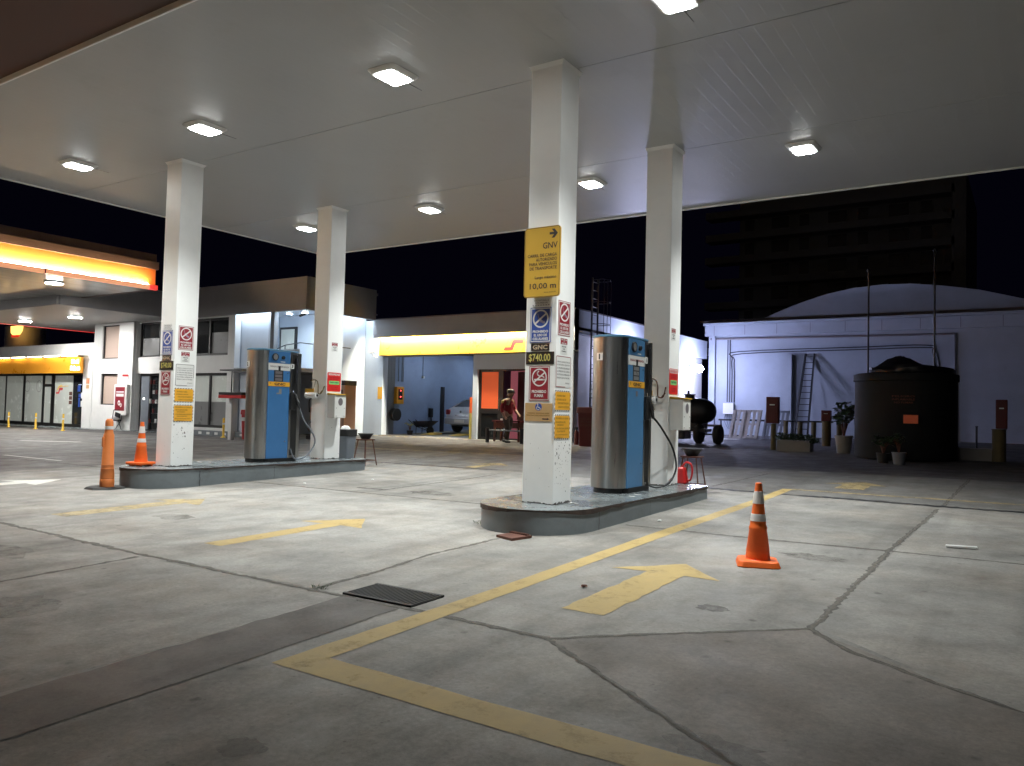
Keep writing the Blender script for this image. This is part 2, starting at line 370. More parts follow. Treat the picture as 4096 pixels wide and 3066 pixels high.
# ---------------------------------------------------------------- ground
xs = [-400, -120, -70] + [x for x in range(-50, 22, 2)] + [60, 200, 400]
ys = [-200, -60, -20, -8, -4, -2] + [y for y in range(0, 42, 1)] + [60, 120, 400]
mb = MB(); nx = len(xs)
def Gx(x, y): return G(x, max(y, -8))
mb.add([(x, y, Gx(x, y)) for y in ys for x in xs], [(j * nx + i, j * nx + i + 1, (j + 1) * nx + i + 1, (j + 1) * nx + i) for j in range(len(ys) - 1) for i in range(nx - 1)])
g = struct(mb.build('ground', 'ground', fixn=False))
def sheet(name, pts, m, h, sub=1.0):
    """flat polygon laid on the sloping ground"""
    import bmesh
    bm = bmesh.new(); vs = [bm.verts.new((x, y, 0)) for x, y in pts]; bm.faces.new(vs)
    for yc in [y + .0001 for y in range(-2, 36)]:
        bmesh.ops.bisect_plane(bm, geom=bm.verts[:] + bm.edges[:] + bm.faces[:], plane_co=(0, yc, 0), plane_no=(0, 1, 0))
    for xc in (-40, -30, -24, -20, -16, -12, -8, -4, -2):
        bmesh.ops.bisect_plane(bm, geom=bm.verts[:] + bm.edges[:] + bm.faces[:], plane_co=(xc, 0, 0), plane_no=(1, 0, 0))
    bmesh.ops.triangulate(bm, faces=bm.faces[:])
    bmesh.ops.recalc_face_normals(bm, faces=bm.faces[:])
    me = bpy.data.meshes.new(name)
    for v in bm.verts: v.co.z = G(v.co.x, v.co.y) + h
    for f in bm.faces:
        f.normal_update()
        if f.normal.z < 0: f.normal_flip()
    bm.to_mesh(me); bm.free(); me.materials.append(M[m]); o = bpy.data.objects.new(name, me); C.objects.link(o); o['kind'] = 'structure'; return o
def rough_poly(pts, amp, step=.12, seed=1):
    rnd = random.Random(seed); out = []
    for i, a in enumerate(pts):
        b = pts[(i + 1) % len(pts)]; d = math.dist(a, b); n = max(1, int(d / step))
        nxn, nyn = -(b[1] - a[1]) / max(d, 1e-6), (b[0] - a[0]) / max(d, 1e-6)
        for k in range(n):
            t = k / n; j = rnd.uniform(-amp, amp) if k else 0
            out.append((a[0] + (b[0] - a[0]) * t + nxn * j, a[1] + (b[1] - a[1]) * t + nyn * j))
    return out
def crack(name, pts, w0, m='joint', h=.0036, amp=.35, seed=0, label=None):
    w = w0 * .55; rnd = random.Random(seed + len(pts)); P = []
    for i in range(len(pts) - 1):
        a, b = pts[i], pts[i + 1]; d = math.dist(a, b); n = max(1, int(d / .06))
        for k in range(n): P.append((a[0] + (b[0] - a[0]) * k / n, a[1] + (b[1] - a[1]) * k / n))
    P.append(pts[-1]); L_, R_ = [], []
    wob = 0; wv = 1.
    for i, p in enumerate(P):
        q = P[min(i + 1, len(P) - 1)]; o = P[max(i - 1, 0)]; dx, dy = q[0] - o[0], q[1] - o[1]; l = math.hypot(dx, dy) or 1; nx_, ny_ = -dy / l, dx / l
        wob = .86 * wob + rnd.uniform(-1, 1) * amp * w; wv = .8 * wv + .2 * rnd.uniform(.2, 2.0)
        a = w / 2 * wv * rnd.uniform(.45, 1.5); b = w / 2 * wv * rnd.uniform(.45, 1.5)
        L_.append((p[0] + nx_ * (wob + a), p[1] + ny_ * (wob + a))); R_.append((p[0] + nx_ * (wob - b), p[1] + ny_ * (wob - b)))
    mbb = MB(); n = len(P)
    mbb.add([(x, y, G(x, y) + h) for x, y in L_] + [(x, y, G(x, y) + h) for x, y in R_], [(i, i + 1, n + i + 1, n + i) for i in range(n - 1)])
    o = mbb.build(name, m, fixn=False)
    for pl_ in o.data.polygons:
        if pl_.normal.z < 0: pl_.flip()
    return struct(o)
sheet('dimmed_pavement', [(-60, 18.6), (20, 18.6), (20, 36.9), (-13.41, 36.9), (-13.41, 23.9), (-60, 23.9)], 'yard', .0012)  # darker sheet painting in the shade of the back yard
sheet('dimmed_pavement', [(-60, 14.6), (-14, 14.75), (-10, 14.8), (-5, 14.2), (20, 13.9), (20, 18.6), (-60, 18.6)], 'yard_dim', .0012)  # darker sheet painting in the falloff past the drain line
sheet('dimmed_pavement', [(-60, 4.9), (-18.2, 4.88), (-18.2, 14.6), (-60, 14.6)], 'yard_dim', .0012)  # smooth greyish ground, also darkened for light falloff
sheet('concrete_slab', rough_poly([(-2.71, 4.61), (-1.31, 5.87), (-.2, 5.0), (1.5, 4.2), (1.5, 2.2), (-.3, 2.9), (-1.08, 3.5), (-1.73, 3.95)], .012, seed=3), 'slab_dark', .0016)
sheet('concrete_slab', [(-1.29, 5.95), (-1.19, 13.6), (3.5, 13.7), (3.5, 4.6), (-.03, 4.9)], 'slab_pale', .0012)
sheet('dark_concrete_strip', rough_poly([(-4.66, 4.63), (-4.6, 3.3), (-4.55, 2.0), (-4.5, -1.5), (-3.9, -1.5), (-3.97, 2.0), (-3.98, 3.2), (-4.03, 4.63)], .02, seed=5), 'slab_strip', .0020)
sheet('concrete_slab', [(-7.42, 4.6), (-7.4, -2), (-4.62, -2), (-4.62, 4.6)], 'slab_pale', .0012)
sheet('concrete_slab', [(-12.4, 4.74), (-12.4, 9.9), (-5.1, 9.9), (-5.1, 4.72)], 'slab_pale', .0012)
J = [
 ([(-26, 4.9), (-10.85, 4.82), (-7.62, 4.68), (-5.06, 4.66), (-3.96, 4.65), (-2.71, 4.61)], .042), ([(-7.38, -1), (-7.38, 3.3), (-7.46, 4.6)], .03),
 ([(-5.03, 4.69), (-5.05, 5.42), (-5.18, 6.38), (-5.14, 7.6)], .032), ([(-2.71, 4.61), (-2.1, 5.18), (-1.31, 5.87)], .03),
 ([(-1.31, 5.87), (-1.29, 8.22), (-1.29, 9.55), (-1.19, 13.6)], .036), ([(-2.71, 4.61), (-1.73, 3.95), (-1.08, 3.5), (.3, 2.5)], .036),
 ([(-1.31, 5.87), (-1.02, 5.52), (-.51, 5.19), (1., 4.4)], .035), ([(-4.39, 9.4), (-2.63, 9.39), (-1.3, 9.46), (3, 9.5)], .036),
 ([(-12.57, 9.95), (-9.05, 9.92), (-6.2, 9.98)], .035), ([(-9.55, 10.24), (-9.6, 14.15)], .035), ([(-10.2, 10.47), (-9.5, 10.5)], .07),
 ([(-5.03, 14.5), (-4.8, 17.5)], .04), ([(-1.16, 14.1), (-1.07, 19)], .04), ([(-13.9, 18.0), (-30, 17.9)], .05), ([(-22, 5), (-22, 19)], .05),
 ([(-14.2, 9.9), (-22, 9.95)], .05), ([(-4.03, 4.6), (-3.98, 3.2), (-3.97, 1)], .025), ([(-13.5, 14.2), (-13.6, 20)], .05)]
for i, (p, w) in enumerate(J):
    crack('pavement_joint', p, w, seed=i)
    if w > .028: crack('joint_stain', p, w * 2.6, 'stain', .0029, .06, i)
crack('drain_channel', [(-5.0, 14.2), (-3.6, 14.08), (-2.27, 14.05), (-1.28, 13.95), (3, 13.9)], .26, 'drain', amp=.04, seed=5)
crack('drain_channel', [(-14.2, 14.75), (-12.0, 14.8), (-10.1, 14.8)], .22, 'drain', amp=.08, seed=6)
crack('pavement_joint', [(-10.1, 14.75), (-5.9, 14.3)], .03, seed=61)
for k_, (x, y, ra, rb_) in enumerate(((-2.06, 6.02, .13, .10), (-1.9, 8.6, .35, .2), (-8.6, 10.6, .5, .25), (-6.4, 3.0, .4, .3), (-1.2, 3.6, .25, .15), (-3.0, 2.4, .12, .1), (-8.9, 3.9, .6, .3), (-5.9, 1.6, .3, .2), (-9.6, 6.4, .4, .2))):
    rn = random.Random(k_); p = [(x + ra * math.cos(q * PI / 12) * rn.uniform(.7, 1.15), y + rb_ * math.sin(q * PI / 12) * rn.uniform(.7, 1.15)) for q in range(24)]
    sheet('oil_stain', p, 'stain' if k_ == 0 else 'stain_soft', .0027)
# painted markings
sheet('lane_line', rough_poly([(-3.82, 3.24), (-3.80, 5.5), (-3.84, 9.4), (-3.82, 14.9), (-3.64, 14.9), (-3.64, 9.4), (-3.60, 5.0), (-3.60, 3.50), (-2.3, 3.47), (1.5, 3.42), (1.5, 3.18), (-2.15, 3.22)], .005, .2, 8), 'yellow_paint', .0042)
sheet('lane_line', rough_poly([(-3.64, 14.82), (-3.64, 14.95), (5, 14.9), (5, 14.77)], .01, .3, 8), 'yellow_worn', .0042)
sheet('lane_line', [(-17.6, 18.25), (-11.9, 18.65), (-11.9, 18.72), (-17.6, 18.34)], 'yellow_worn', .0042)
sheet('lane_line', rough_poly([(-23.3, 10.33), (-20.2, 10.27), (-20.2, 10.36), (-23.3, 10.45)], .01), 'white_paint', .0042)
sheet('lane_line', rough_poly([(-30.3, 13.9), (-27.8, 14.7), (-27.8, 14.9), (-30.3, 14.1)], .01), 'white_paint', .0042)
def arrow(name, x, y0, y1, w, hw, hl, m, seed, dx=0.):
    p = [(x - w / 2 - dx, y0), (x - w / 2, y1 - hl), (x - hw / 2, y1 - hl - .06), (x, y1), (x + hw / 2, y1 - hl - .02), (x + w / 2, y1 - hl), (x + w / 2 - dx * .4, y0)]
    return sheet(name, rough_poly(p, .012, .1, seed), m, .0044)
arrow('direction_arrow', -2.84, 5.34, 7.49, .36, 1.05, .52, 'yellow_paint', 1)
arrow('direction_arrow', -7.43, 5.43, 7.78, .28, 1.05, .58, 'yellow_paint', 2)
arrow('direction_arrow', -10.90, 5.56, 7.82, .42, 1.15, .5, 'yellow_worn', 3)
arrow('direction_arrow', -15.62, 5.9, 8.0, .42, 1.25, .75, 'white_paint', 4)
arrow('direction_arrow', -11.0, 14.95, 16.3, .3, 1.1, .5, 'yellow_worn', 5)
arrow('direction_arrow', -2.8, 15.5, 16.9, .5, 1.2, .6, 'yellow_worn', 6)
# grate, small lid
def grate(name, pts, label, slats=14):
    x0, x1 = min(p[0] for p in pts), max(p[0] for p in pts); y0, y1 = min(p[1] for p in pts), max(p[1] for p in pts)
    t = thing(name, label, 'grate', (x0, y0, G(x0, y0)))
    zz = lambda x, y: G(x, y) + .003
    mb = MB(); mb.prism([(x0, y0), (x1, y0), (x1, y1), (x0, y1)], lambda x, y: G(x, y) - .05, lambda x, y: G(x, y) + .009); mb.build('pit', 'black', t)
    mb = MB(); 
    for k in range(slats):
        a = x0 + (x1 - x0) * (k + .25) / slats; b = x0 + (x1 - x0) * (k + .75) / slats
        mb.prism([(a, y0), (b, y0), (b, y1), (a, y1)], lambda x, y: G(x, y), lambda x, y: G(x, y) + .016)
    for y in (y0, y1 - .03): mb.prism([(x0, y), (x1, y), (x1, y + .03), (x0, y + .03)], lambda x, y: G(x, y), lambda x, y: G(x, y) + .0165)
    mb.build('grid', 'drain', t); return t
grate('floor_grate', [(-4.70, 4.69), (-3.97, 5.10)], 'dark rectangular floor grate beside the yellow lane line', 22)
t = thing('drain_cover', 'small rusty toothed drain cover at the near end of the right pump island', 'grate', (-5.05, 7.75, G(-5, 7.7)))
mb = MB(); mb.prism([(-5.22, 7.66), (-4.93, 7.55), (-4.86, 7.86), (-5.16, 7.93)], lambda x, y: G(x, y), lambda x, y: G(x, y) + .03); mb.build('cover', 'rust', t)
mb = MB()
for k in range(9): mb.box(-5.17 + k * .033, -5.155 + k * .033, 7.86 - k * .008, 7.92 - k * .008, G(-5, 7.9), G(-5, 7.9) + .045)
mb.build('teeth', 'rust', t)
# litter and weeds
o = MB().prism([(-.80, 10.05), (-.50, 10.12), (-.51, 10.19), (-.81, 10.12)], lambda x, y: G(x, y) + .008, lambda x, y: G(x, y) + .03).build('paper_strip', 'paper', bevel=.004); tag(o, 'folded white paper strip lying on the concrete at the right', 'litter')
for i, (x, y) in enumerate([(-10.9, 11.6), (-11.4, 10.3), (-4.15, 9.95), (-3.2, 6.05)]):
    z = G(x, y); o = MB().lathe([(.004, 0), (.03, .006), (.022, .018), (.004, .02)], (x, y, z + .006), 7).build('paper_scrap' if i < 3 else 'dry_leaf', 'paper' if i < 3 else 'rust')
    tag(o, ['crumpled paper scrap on the floor by the left pump island', 'crumpled paper scrap between the two yellow arrows and the left island', 'tiny paper scrap beside the right pump island kerb', 'dry brown leaf left of the large yellow arrow'][i], 'litter')
rnd = random.Random(4)
mb = MB()
for (cx, cy, n, s) in ((-5.95, 8.35, 26, .07), (-5.0, 4.72, 30, .05)):
    for k in range(n):
        x = cx + rnd.gauss(0, s); y = cy + rnd.gauss(0, s * .7); z = G(x, y); a = rnd.uniform(0, 6.28); l = rnd.uniform(.015, .05)
        mb.add([(x, y, z), (x + .012 * math.cos(a), y + .012 * math.sin(a), z + l * .6), (x + l * math.cos(a + .4), y + l * math.sin(a + .4), z + l), (x - .006, y + .008, z + l * .5)], [(0, 1, 2, 3)])
o = mb.build('weeds', 'leaf', fixn=False); tag(o, 'small green weeds growing in the pavement joints', 'weeds', kind='stuff')
# ---------------------------------------------------------------- canopy over the pumps
H = 6.11; CX0, CX1, CY0, CY1 = -17.52, 4.2, 5.23, 16.28
t = thing('station_canopy', 'large flat white canopy over the two gas pump islands', 'canopy', (-8, 10, H))
can = t
ysm = [CY0, 8.92, 12.6, CY1]
mb = MB()
for i in range(3): mb.box(CX0, CX1, ysm[i] + (.006 if i else 0), ysm[i + 1] - (.006 if i < 2 else 0), H, H + .04)
mb.build('soffit', 'soffit', t)
mb = MB()
for y in ysm[1:3]: mb.box(CX0 + .02, CX1, y - .006, y + .006, H + .012, H + .03)
mb.build('soffit_joint', 'ink', t)
mb = MB(); w = .035
mb.box(CX0 - w, CX0, CY0, CY1 + w, H - .03, H + .10); mb.box(CX0, CX1, CY1, CY1 + w, H - .03, H + .10)
mb.build('edge_trim', 'column_white', t, bevel=.006)
mb = MB(); mb.box(CX0 - .1, CX1, CY0 - .02, CY1 + .1, H + .10, H + .85); mb.build('roof_box', 'fascia_brown', t)
mb = MB()   # sloping outer fascia over the camera side
mb.add([(CX0 - .1, CY0, H + .05), (CX1, CY0, H + .05), (CX1, CY0 - 1.3, H + .55), (CX0 - .1, CY0 - 1.3, H + .55), (CX0 - .1, CY0, H + .9), (CX1, CY0, H + .9), (CX1, CY0 - 1.3, H + 1.1), (CX0 - .1, CY0 - 1.3, H + 1.1)],
       [(0, 1, 2, 3), (4, 5, 6, 7), (0, 1, 5, 4), (2, 3, 7, 6), (0, 3, 7, 4), (1, 2, 6, 5)])
mb.build('fascia_panel', 'fascia_brown', t)
mb = MB(); mb.box(CX0, CX1, CY0 - .03, CY0, H - .02, H + .06); mb.build('edge_trim', 'column_white', t, bevel=.006)
# fixtures
def fixture(x, y, label):
    t = thing('canopy_light', label, 'light', (x, y, H), 'square led lights under the pump canopy')
    mb = MB(); mb.prism(rounded(x - .20, x + .20, y - .24, y + .24, .07, 4), H - .055, H - .002, rounded(x - .25, x + .25, y - .29, y + .29, .08, 4)); mb.build('housing', 'white_plastic', t, bevel=.008)
    mb = MB(); mb.prism(rounded(x - .155, x + .155, y - .2, y + .2, .05, 4), H - .068, H - .057); mb.build('lens', 'lens', t)
    ld = bpy.data.lights.new('led_beam', 'SPOT'); ld.energy = 1850; ld.spot_size = math.radians(112); ld.spot_blend = 1.; ld.shadow_soft_size = .14; ld.color = (.95, 1., .975)
    lo = bpy.data.objects.new('led_beam', ld); C.objects.link(lo); lo.parent = t; lo.location = (0, 0, -.09)
    mb = MB(); mb.tube([(x - .02, y + .27, H - .008), (x - .02, y + .62, H - .004)], .004, 6); mb.build('cable', 'ink_grey', t)
    return t
fx = fixture(-7.20, 7.82, 'nearest fully visible canopy light, up left of the yellow lane sign')
for x, y, l in ((-3.22, 7.88, 'canopy light cut off by the top edge of the picture'), (-11.26, 7.80, 'canopy light in front of and above the near left column'), (-15.18, 7.82, 'leftmost canopy light near the left canopy edge'),
                (-3.18, 13.43, 'rightmost canopy light, right of the far right column'), (-7.19, 13.52, 'canopy light between the two right columns in the picture'), (-11.28, 13.57, 'canopy light right of the far left column'), (-15.24, 13.55, 'canopy light half behind the far left column')):
    dup(fx, (x, y, H), l, group='square led lights under the pump canopy')
# ---------------------------------------------------------------- islands
HI = .44
def island(xc, hw, y0, y1, label):
    t = thing('pump_island', label, 'kerb island', (xc, y0 + 1, G(xc, y0)))
    pts = []
    def outl(g=0.):
        o = []; n = 14; h = hw + g
        for k in range(n + 1): a = PI + PI * k / n; o.append((xc + h * math.cos(a), y0 + hw + (hw + g) * math.sin(a)))
        rb = .28
        for k in range(7): a = PI / 2 * k / 6; o.append((xc + h - rb + rb * math.cos(a), y1 + g - rb + rb * math.sin(a)))
        for k in range(7): a = PI / 2 + PI / 2 * k / 6; o.append((xc - h + rb + rb * math.cos(a), y1 + g - rb + rb * math.sin(a)))
        return o
    p = outl(); mb = MB(); mb.prism(p, lambda x, y: G(x, y) - .03, HI - .012); mb.build('kerb_wall', 'island_side', t, smooth=True)
    q = outl(.012); mb = MB(); mb.prism(q, HI - .012, HI); mb.build('top_slab', 'island_top', t, bevel=.003)
    # rusty angle with flaked lower edge
    q = outl(.0125); n = len(q); rnd = random.Random(int(xc * 10)); dense = []
    for i in range(n):
        a, b = q[i], q[(i + 1) % n]; d = math.dist(a, b); k = max(1, int(d / .07))
        for j in range(k): dense.append((a[0] + (b[0] - a[0]) * j / k, a[1] + (b[1] - a[1]) * j / k))
    n = len(dense); lo = []; w = .03
    for i in range(n):
        w = min(.05, max(.008, w + rnd.uniform(-.011, .011))); lo.append(w)
    lo[-1] = lo[0]; mb = MB()
    mb.add([(x, y, HI - .002) for x, y in dense] + [(x, y, HI - .015 - lo[i]) for i, (x, y) in enumerate(dense)], [(i, (i + 1) % n, n + (i + 1) % n, n + i) for i in range(n)])
    mb.build('edge_strip', 'rust_edge', t)
    for (fx_, wd) in ((.30, .006), (.52, .003)):
        mb = MB()
        i = int(n * fx_ * .6); x, y = dense[i]; dx, dy = x - xc, (y - y0 - hw) if y < y0 + hw else 0; l = math.hypot(dx, dy); ux, uy = dx / l, dy / l
        prev = None
        for k in range(7):
            z = HI - .05 - k * (HI - .05 - G(x, y)) / 6; j = rnd.uniform(-.01, .01); P = (x + ux * .0035 - uy * j, y + uy * .0035 + ux * j, z)
            if prev: mb.add([(prev[0] - uy * wd, prev[1] + ux * wd, prev[2]), (prev[0] + uy * wd, prev[1] - ux * wd, prev[2]), (P[0] + uy * wd, P[1] - ux * wd, P[2]), (P[0] - uy * wd, P[1] + ux * wd, P[2])], [(0, 1, 2, 3)])
            prev = P
        mb.build('kerb_crack', 'black', t, fixn=False)
    for i in range(7):
        x = xc + rnd.uniform(-.6, .6); y = y0 + .35 + rnd.uniform(0, 2.6); a = rnd.uniform(-.4, .4)
        if abs(x - xc) < .3 and y > y0 + .5: continue
        mb = MB(); mb.add([(x - .07, y - .02, HI + .002), (x + .06, y - .03 + a * .03, HI + .002), (x + .07, y + .02, HI + .002), (x - .04, y + .03, HI + .002)], [(0, 1, 2, 3)]); mb.build('worn_spot', 'paper', t, fixn=False)
    return t
island(-5.25, .755, 7.93, 13.0, 'grey kerbed pump island with rounded end in the middle of the picture')
island(-13.33, .74, 7.93, 13.3, 'grey kerbed pump island at the left behind the orange delineator')
# ---------------------------------------------------------------- columns
def column(x, y, label, chips=0):   # x,y = corner nearest the viewer (right, front)
    w = .46; t = thing('canopy_column', label, 'column', (x - w / 2, y + w / 2, HI), 'white square columns carrying the canopy')
    mb = MB(); mb.box(x - w, x, y, y + w, HI, H + .02); mb.build('shaft', 'column_white', t, bevel=.012, seg=2)
    mb = MB(); e = .035; mb.prism([(x - w, y), (x, y), (x, y + w), (x - w, y + w)], H - .05, H + .005, [(x - w - e, y - e), (x + e, y - e), (x + e, y + w + e), (x - w - e, y + w + e)]); mb.build('capital', 'column_white', t)
    mb = MB(); rnd = random.Random(int(x * 7 + y)); n = 16
    for k in range(n):
        mb.box(x - w + k * w / n, x - w + (k + 1) * w / n, y - .0035, y, HI, HI + rnd.uniform(.004, .02)); mb.box(x, x + .0035, y + k * w / n, y + (k + 1) * w / n, HI, HI + rnd.uniform(.004, .03))
    mb.build('dirt_line', 'chip', t)
    if chips:
        mb = MB()
        for k in range(chips):
            yy = y + rnd.uniform(.03, .43); zz = rnd.choice((rnd.gauss(1.05, .1), rnd.uniform(.55, 1.24))); s = rnd.uniform(.002, .007) * (1 + (rnd.random() > .85) * 1.2); pts = []
            for q in range(7): a = 2 * PI * q / 7; pts.append((x + .0016, yy + math.cos(a) * s * rnd.uniform(.5, 1.2), zz + math.sin(a) * s * rnd.uniform(.6, 2.4)))
            mb.add(pts, [tuple(range(7))])
        for k in range(chips // 9):
            xx = x - rnd.uniform(.03, .43); zz = rnd.uniform(.55, 1.3); s = .004
            mb.add([(xx - s, y - .0016, zz - s), (xx + s, y - .0016, zz - s), (xx + s * .6, y - .0016, zz + s * 1.5)], [(0, 1, 2)])
        mb.build('paint_chip', 'chip', t, fixn=False)
    return t
column(-5.02, 8.60, 'nearest white column with the yellow lane sign', 70)
column(-5.00, 12.27, 'white column behind the pump numbered 1', 8)
column(-13.10, 8.63, 'left white column with notices, beside the small orange cone', 34)
column(-13.11, 12.38, 'white column behind the pump numbered 2 and 3', 8)
# ---------------------------------------------------------------- signs
def base_sign(name, label, cat, pl, u0, u1, v0, v1, panel, r=.0, th=.004, group=None):
    t = thing(name, label, cat, pl.p((u0 + u1) / 2, (v0 + v1) / 2), group)
    mb = MB(); slab(mb, pl, u0, u1, v0, v1, .0, th, r); mb.build('panel', panel, t)
    return t
def nosign(mb, pl, cu, cv, ru, rv, w, d):
    ring(mb, pl, cu, cv, ru, rv, w, d)
    a = math.radians(38); k = .93; n = w * .55
    p0 = (cu - math.cos(a) * ru * k, cv - math.sin(a) * rv * k); p1 = (cu + math.cos(a) * ru * k, cv + math.sin(a) * rv * k)
    dx, dy = p1[0] - p0[0], p1[1] - p0[1]; l = math.hypot(dx, dy); nx_, ny_ = -dy / l * n, dx / l * n
    mb.add([pl.p(p0[0] + nx_, p0[1] + ny_, d + .0006), pl.p(p0[0] - nx_, p0[1] - ny_, d + .0006), pl.p(p1[0] - nx_, p1[1] - ny_, d + .0006), pl.p(p1[0] + nx_, p1[1] + ny_, d + .0006)], [(0, 1, 2, 3)])
def thick(mb, pl, pts, w, d):
    for i in range(len(pts) - 1):
        a, b = pts[i], pts[i + 1]; dx, dy = b[0] - a[0], b[1] - a[1]; l = math.hypot(dx, dy) or 1; nx_, ny_ = -dy / l * w / 2, dx / l * w / 2; ex, ey = dx / l * w * .3, dy / l * w * .3
        mb.add([pl.p(a[0] + nx_ - ex, a[1] + ny_ - ey, d), pl.p(a[0] - nx_ - ex, a[1] - ny_ - ey, d), pl.p(b[0] - nx_ + ex, b[1] - ny_ + ey, d), pl.p(b[0] + nx_ + ex, b[1] + ny_ + ey, d)], [(0, 1, 2, 3)])
def phone_sign(pl, u0, v0, v1, m, label):
    u1 = u0 + .31; t = base_sign('phone_ban_sign', label, 'sign', pl, u0, u1, v0, v1, m)
    mb = MB(); frame(mb, pl, u0 + .008, u1 - .008, v0 + .008, v1 - .008, .012, .0046, .0046); bldflat(mb, 'border', 'sign_white', t)
    mb = MB(); cu = (u0 + u1) / 2; cv = v1 - .145; nosign(mb, pl, cu, cv, .118, .118, .021, .005)
    bldflat(mb, 'symbol', 'sign_white', t); mb = MB()
    thick(mb, pl, [(cu - .045, cv + .065), (cu - .03, cv + .01), (cu + .005, cv - .045)], .008, .0048); thick(mb, pl, [(cu - .02, cv + .0), (cu + .03, cv - .045), (cu + .055, cv - .05)], .028, .0048)
    bldflat(mb, 'handset', 'handset', t)
    mb = MB(); h = .033
    for i, s in enumerate(('PROHIBIDO', 'EL USO DE', 'CELULARES')):
        zz = v0 + .125 - i * .047; text(mb, pl, s, cu - (.115 if i != 1 else .098), cu + (.115 if i != 1 else .098), zz, zz + h, .0055, .035)
    bldflat(mb, 'lettering', 'sign_white', t); return t
def smoke_sign(pl, u0, v0, v1, label):
    u1 = u0 + .31; t = base_sign('smoking_ban_sign', label, 'sign', pl, u0, u1, v0, v1, 'sign_white')
    mb = MB(); frame(mb, pl, u0 + .003, u1 - .003, v0 + .003, v1 - .003, .008, .0046, .0046); bldflat(mb, 'border', 'sign_red', t)
    mb = MB(); slab(mb, pl, u0 + .024, u1 - .024, v0 + .022, v1 - .022, .004, .0052); bldflat(mb, 'field', 'sign_red', t)
    mb = MB(); cu = (u0 + u1) / 2; cv = v1 - .148; nosign(mb, pl, cu, cv, .112, .115, .017, .0062)
    slab(mb, pl, cu - .075, cu + .055, cv - .038, cv - .018, .005, .0062); slab(mb, pl, cu + .062, cu + .07, cv - .038, cv - .018, .005, .0062); slab(mb, pl, cu + .076, cu + .083, cv - .038, cv - .018, .005, .0062)
    thick(mb, pl, [(cu + .07, cv - .0), (cu + .05, cv + .015), (cu + .0, cv + .018), (cu - .025, cv + .035), (cu - .03, cv + .06), (cu - .01, cv + .08)], .016, .0063)
    bldflat(mb, 'symbol', 'sign_white', t)
    mb = MB(); text(mb, pl, 'PROHIBIDO', cu - .108, cu + .108, v0 + .098, v0 + .136, .0066, .035); text(mb, pl, 'FUMAR', cu - .068, cu + .068, v0 + .046, v0 + .084, .0066, .035)
    bldflat(mb, 'lettering', 'sign_white', t); return t
def lines(pl, name, t, m, rows, d=.0052, bold=.015, align='fit'):
    mb = MB()
    for s, a, b, c, e in rows: text(mb, pl, s, a, b, c, e, d, bold, align)
    return bldflat(mb, name, m, t)
def small_notice(pl, u0, v1, where):
    u1 = u0 + .18; v0 = v1 - .205; t = base_sign('change_notice', 'small notice with maroon top band on the ' + where, 'notice', pl, u0, u1, v0, v1, 'sign_white', .006)
    mb = MB(); slab(mb, pl, u0 + .004, u1 - .004, v1 - .08, v1 - .004, .003, .0048); bldflat(mb, 'band', 'sign_red', t)
    lines(pl, 'band_lettering', t, 'sign_white', [('DE 22 hs', u0 + .015, u1 - .015, v1 - .03, v1 - .01), ('a', u0 + .08, u0 + .095, v1 - .05, v1 - .036), ('06 hs', u0 + .03, u1 - .03, v1 - .075, v1 - .055)], .0058, .03)
    lines(pl, 'lettering', t, 'ink', [('ABONE', u0 + .035, u1 - .035, v0 + .085, v0 + .105), ('CON', u0 + .06, u1 - .06, v0 + .055, v0 + .075), ('CAMBIO', u0 + .03, u1 - .03, v0 + .025, v0 + .045)], .0048, .03); return t
def hazard(pl, u0, u1, v0, v1, rows, label):
    t = base_sign('hazard_notice', label, 'notice', pl, u0, u1, v0, v1, 'sign_white', .02)
    mb = MB(); w = .02; 
    def dash(a, b, c, e, horiz):
        n = int(((b - a) if horiz else (e - c)) / .05)
        for k in range(n):
            f = .5
            if horiz:
                s = (b - a) / n; x = a + k * s; mb.add([pl.p(x, c, .0046), pl.p(x + s * f, c, .0046), pl.p(x + s * f + .012, e, .0046), pl.p(x + .012, e, .0046)], [(0, 1, 2, 3)])
            else:
                s = (e - c) / n; y = c + k * s; mb.add([pl.p(a, y, .0046), pl.p(b, y + .012, .0046), pl.p(b, y + s * f + .012, .0046), pl.p(a, y + s * f, .0046)], [(0, 1, 2, 3)])
    dash(u0 + .006, u1 - .02, v0 + .002, v0 + w - .002, True); dash(u0 + .006, u1 - .02, v1 - w + .002, v1 - .002, True); dash(u0 + .002, u0 + w - .006, v0 + .01, v1 - .02, False); dash(u1 - w + .006, u1 - .002, v0 + .01, v1 - .02, False)
    bldflat(mb, 'striped_border', 'ink', t)
    mb = MB(); slab(mb, pl, u0 + .016, u1 - .016, v0 + .02, v1 - .02, .003, .0055, .018); bldflat(mb, 'field', 'sign_orange', t)
    h = v1 - v0; R = []
    for s, a, b, f in rows: R.append((s, u0 + a, u0 + b, v1 - f * h - .016, v1 - f * h + .008))
    lines(pl, 'lettering', t, 'ink_olive', R, .0062, .02); return t
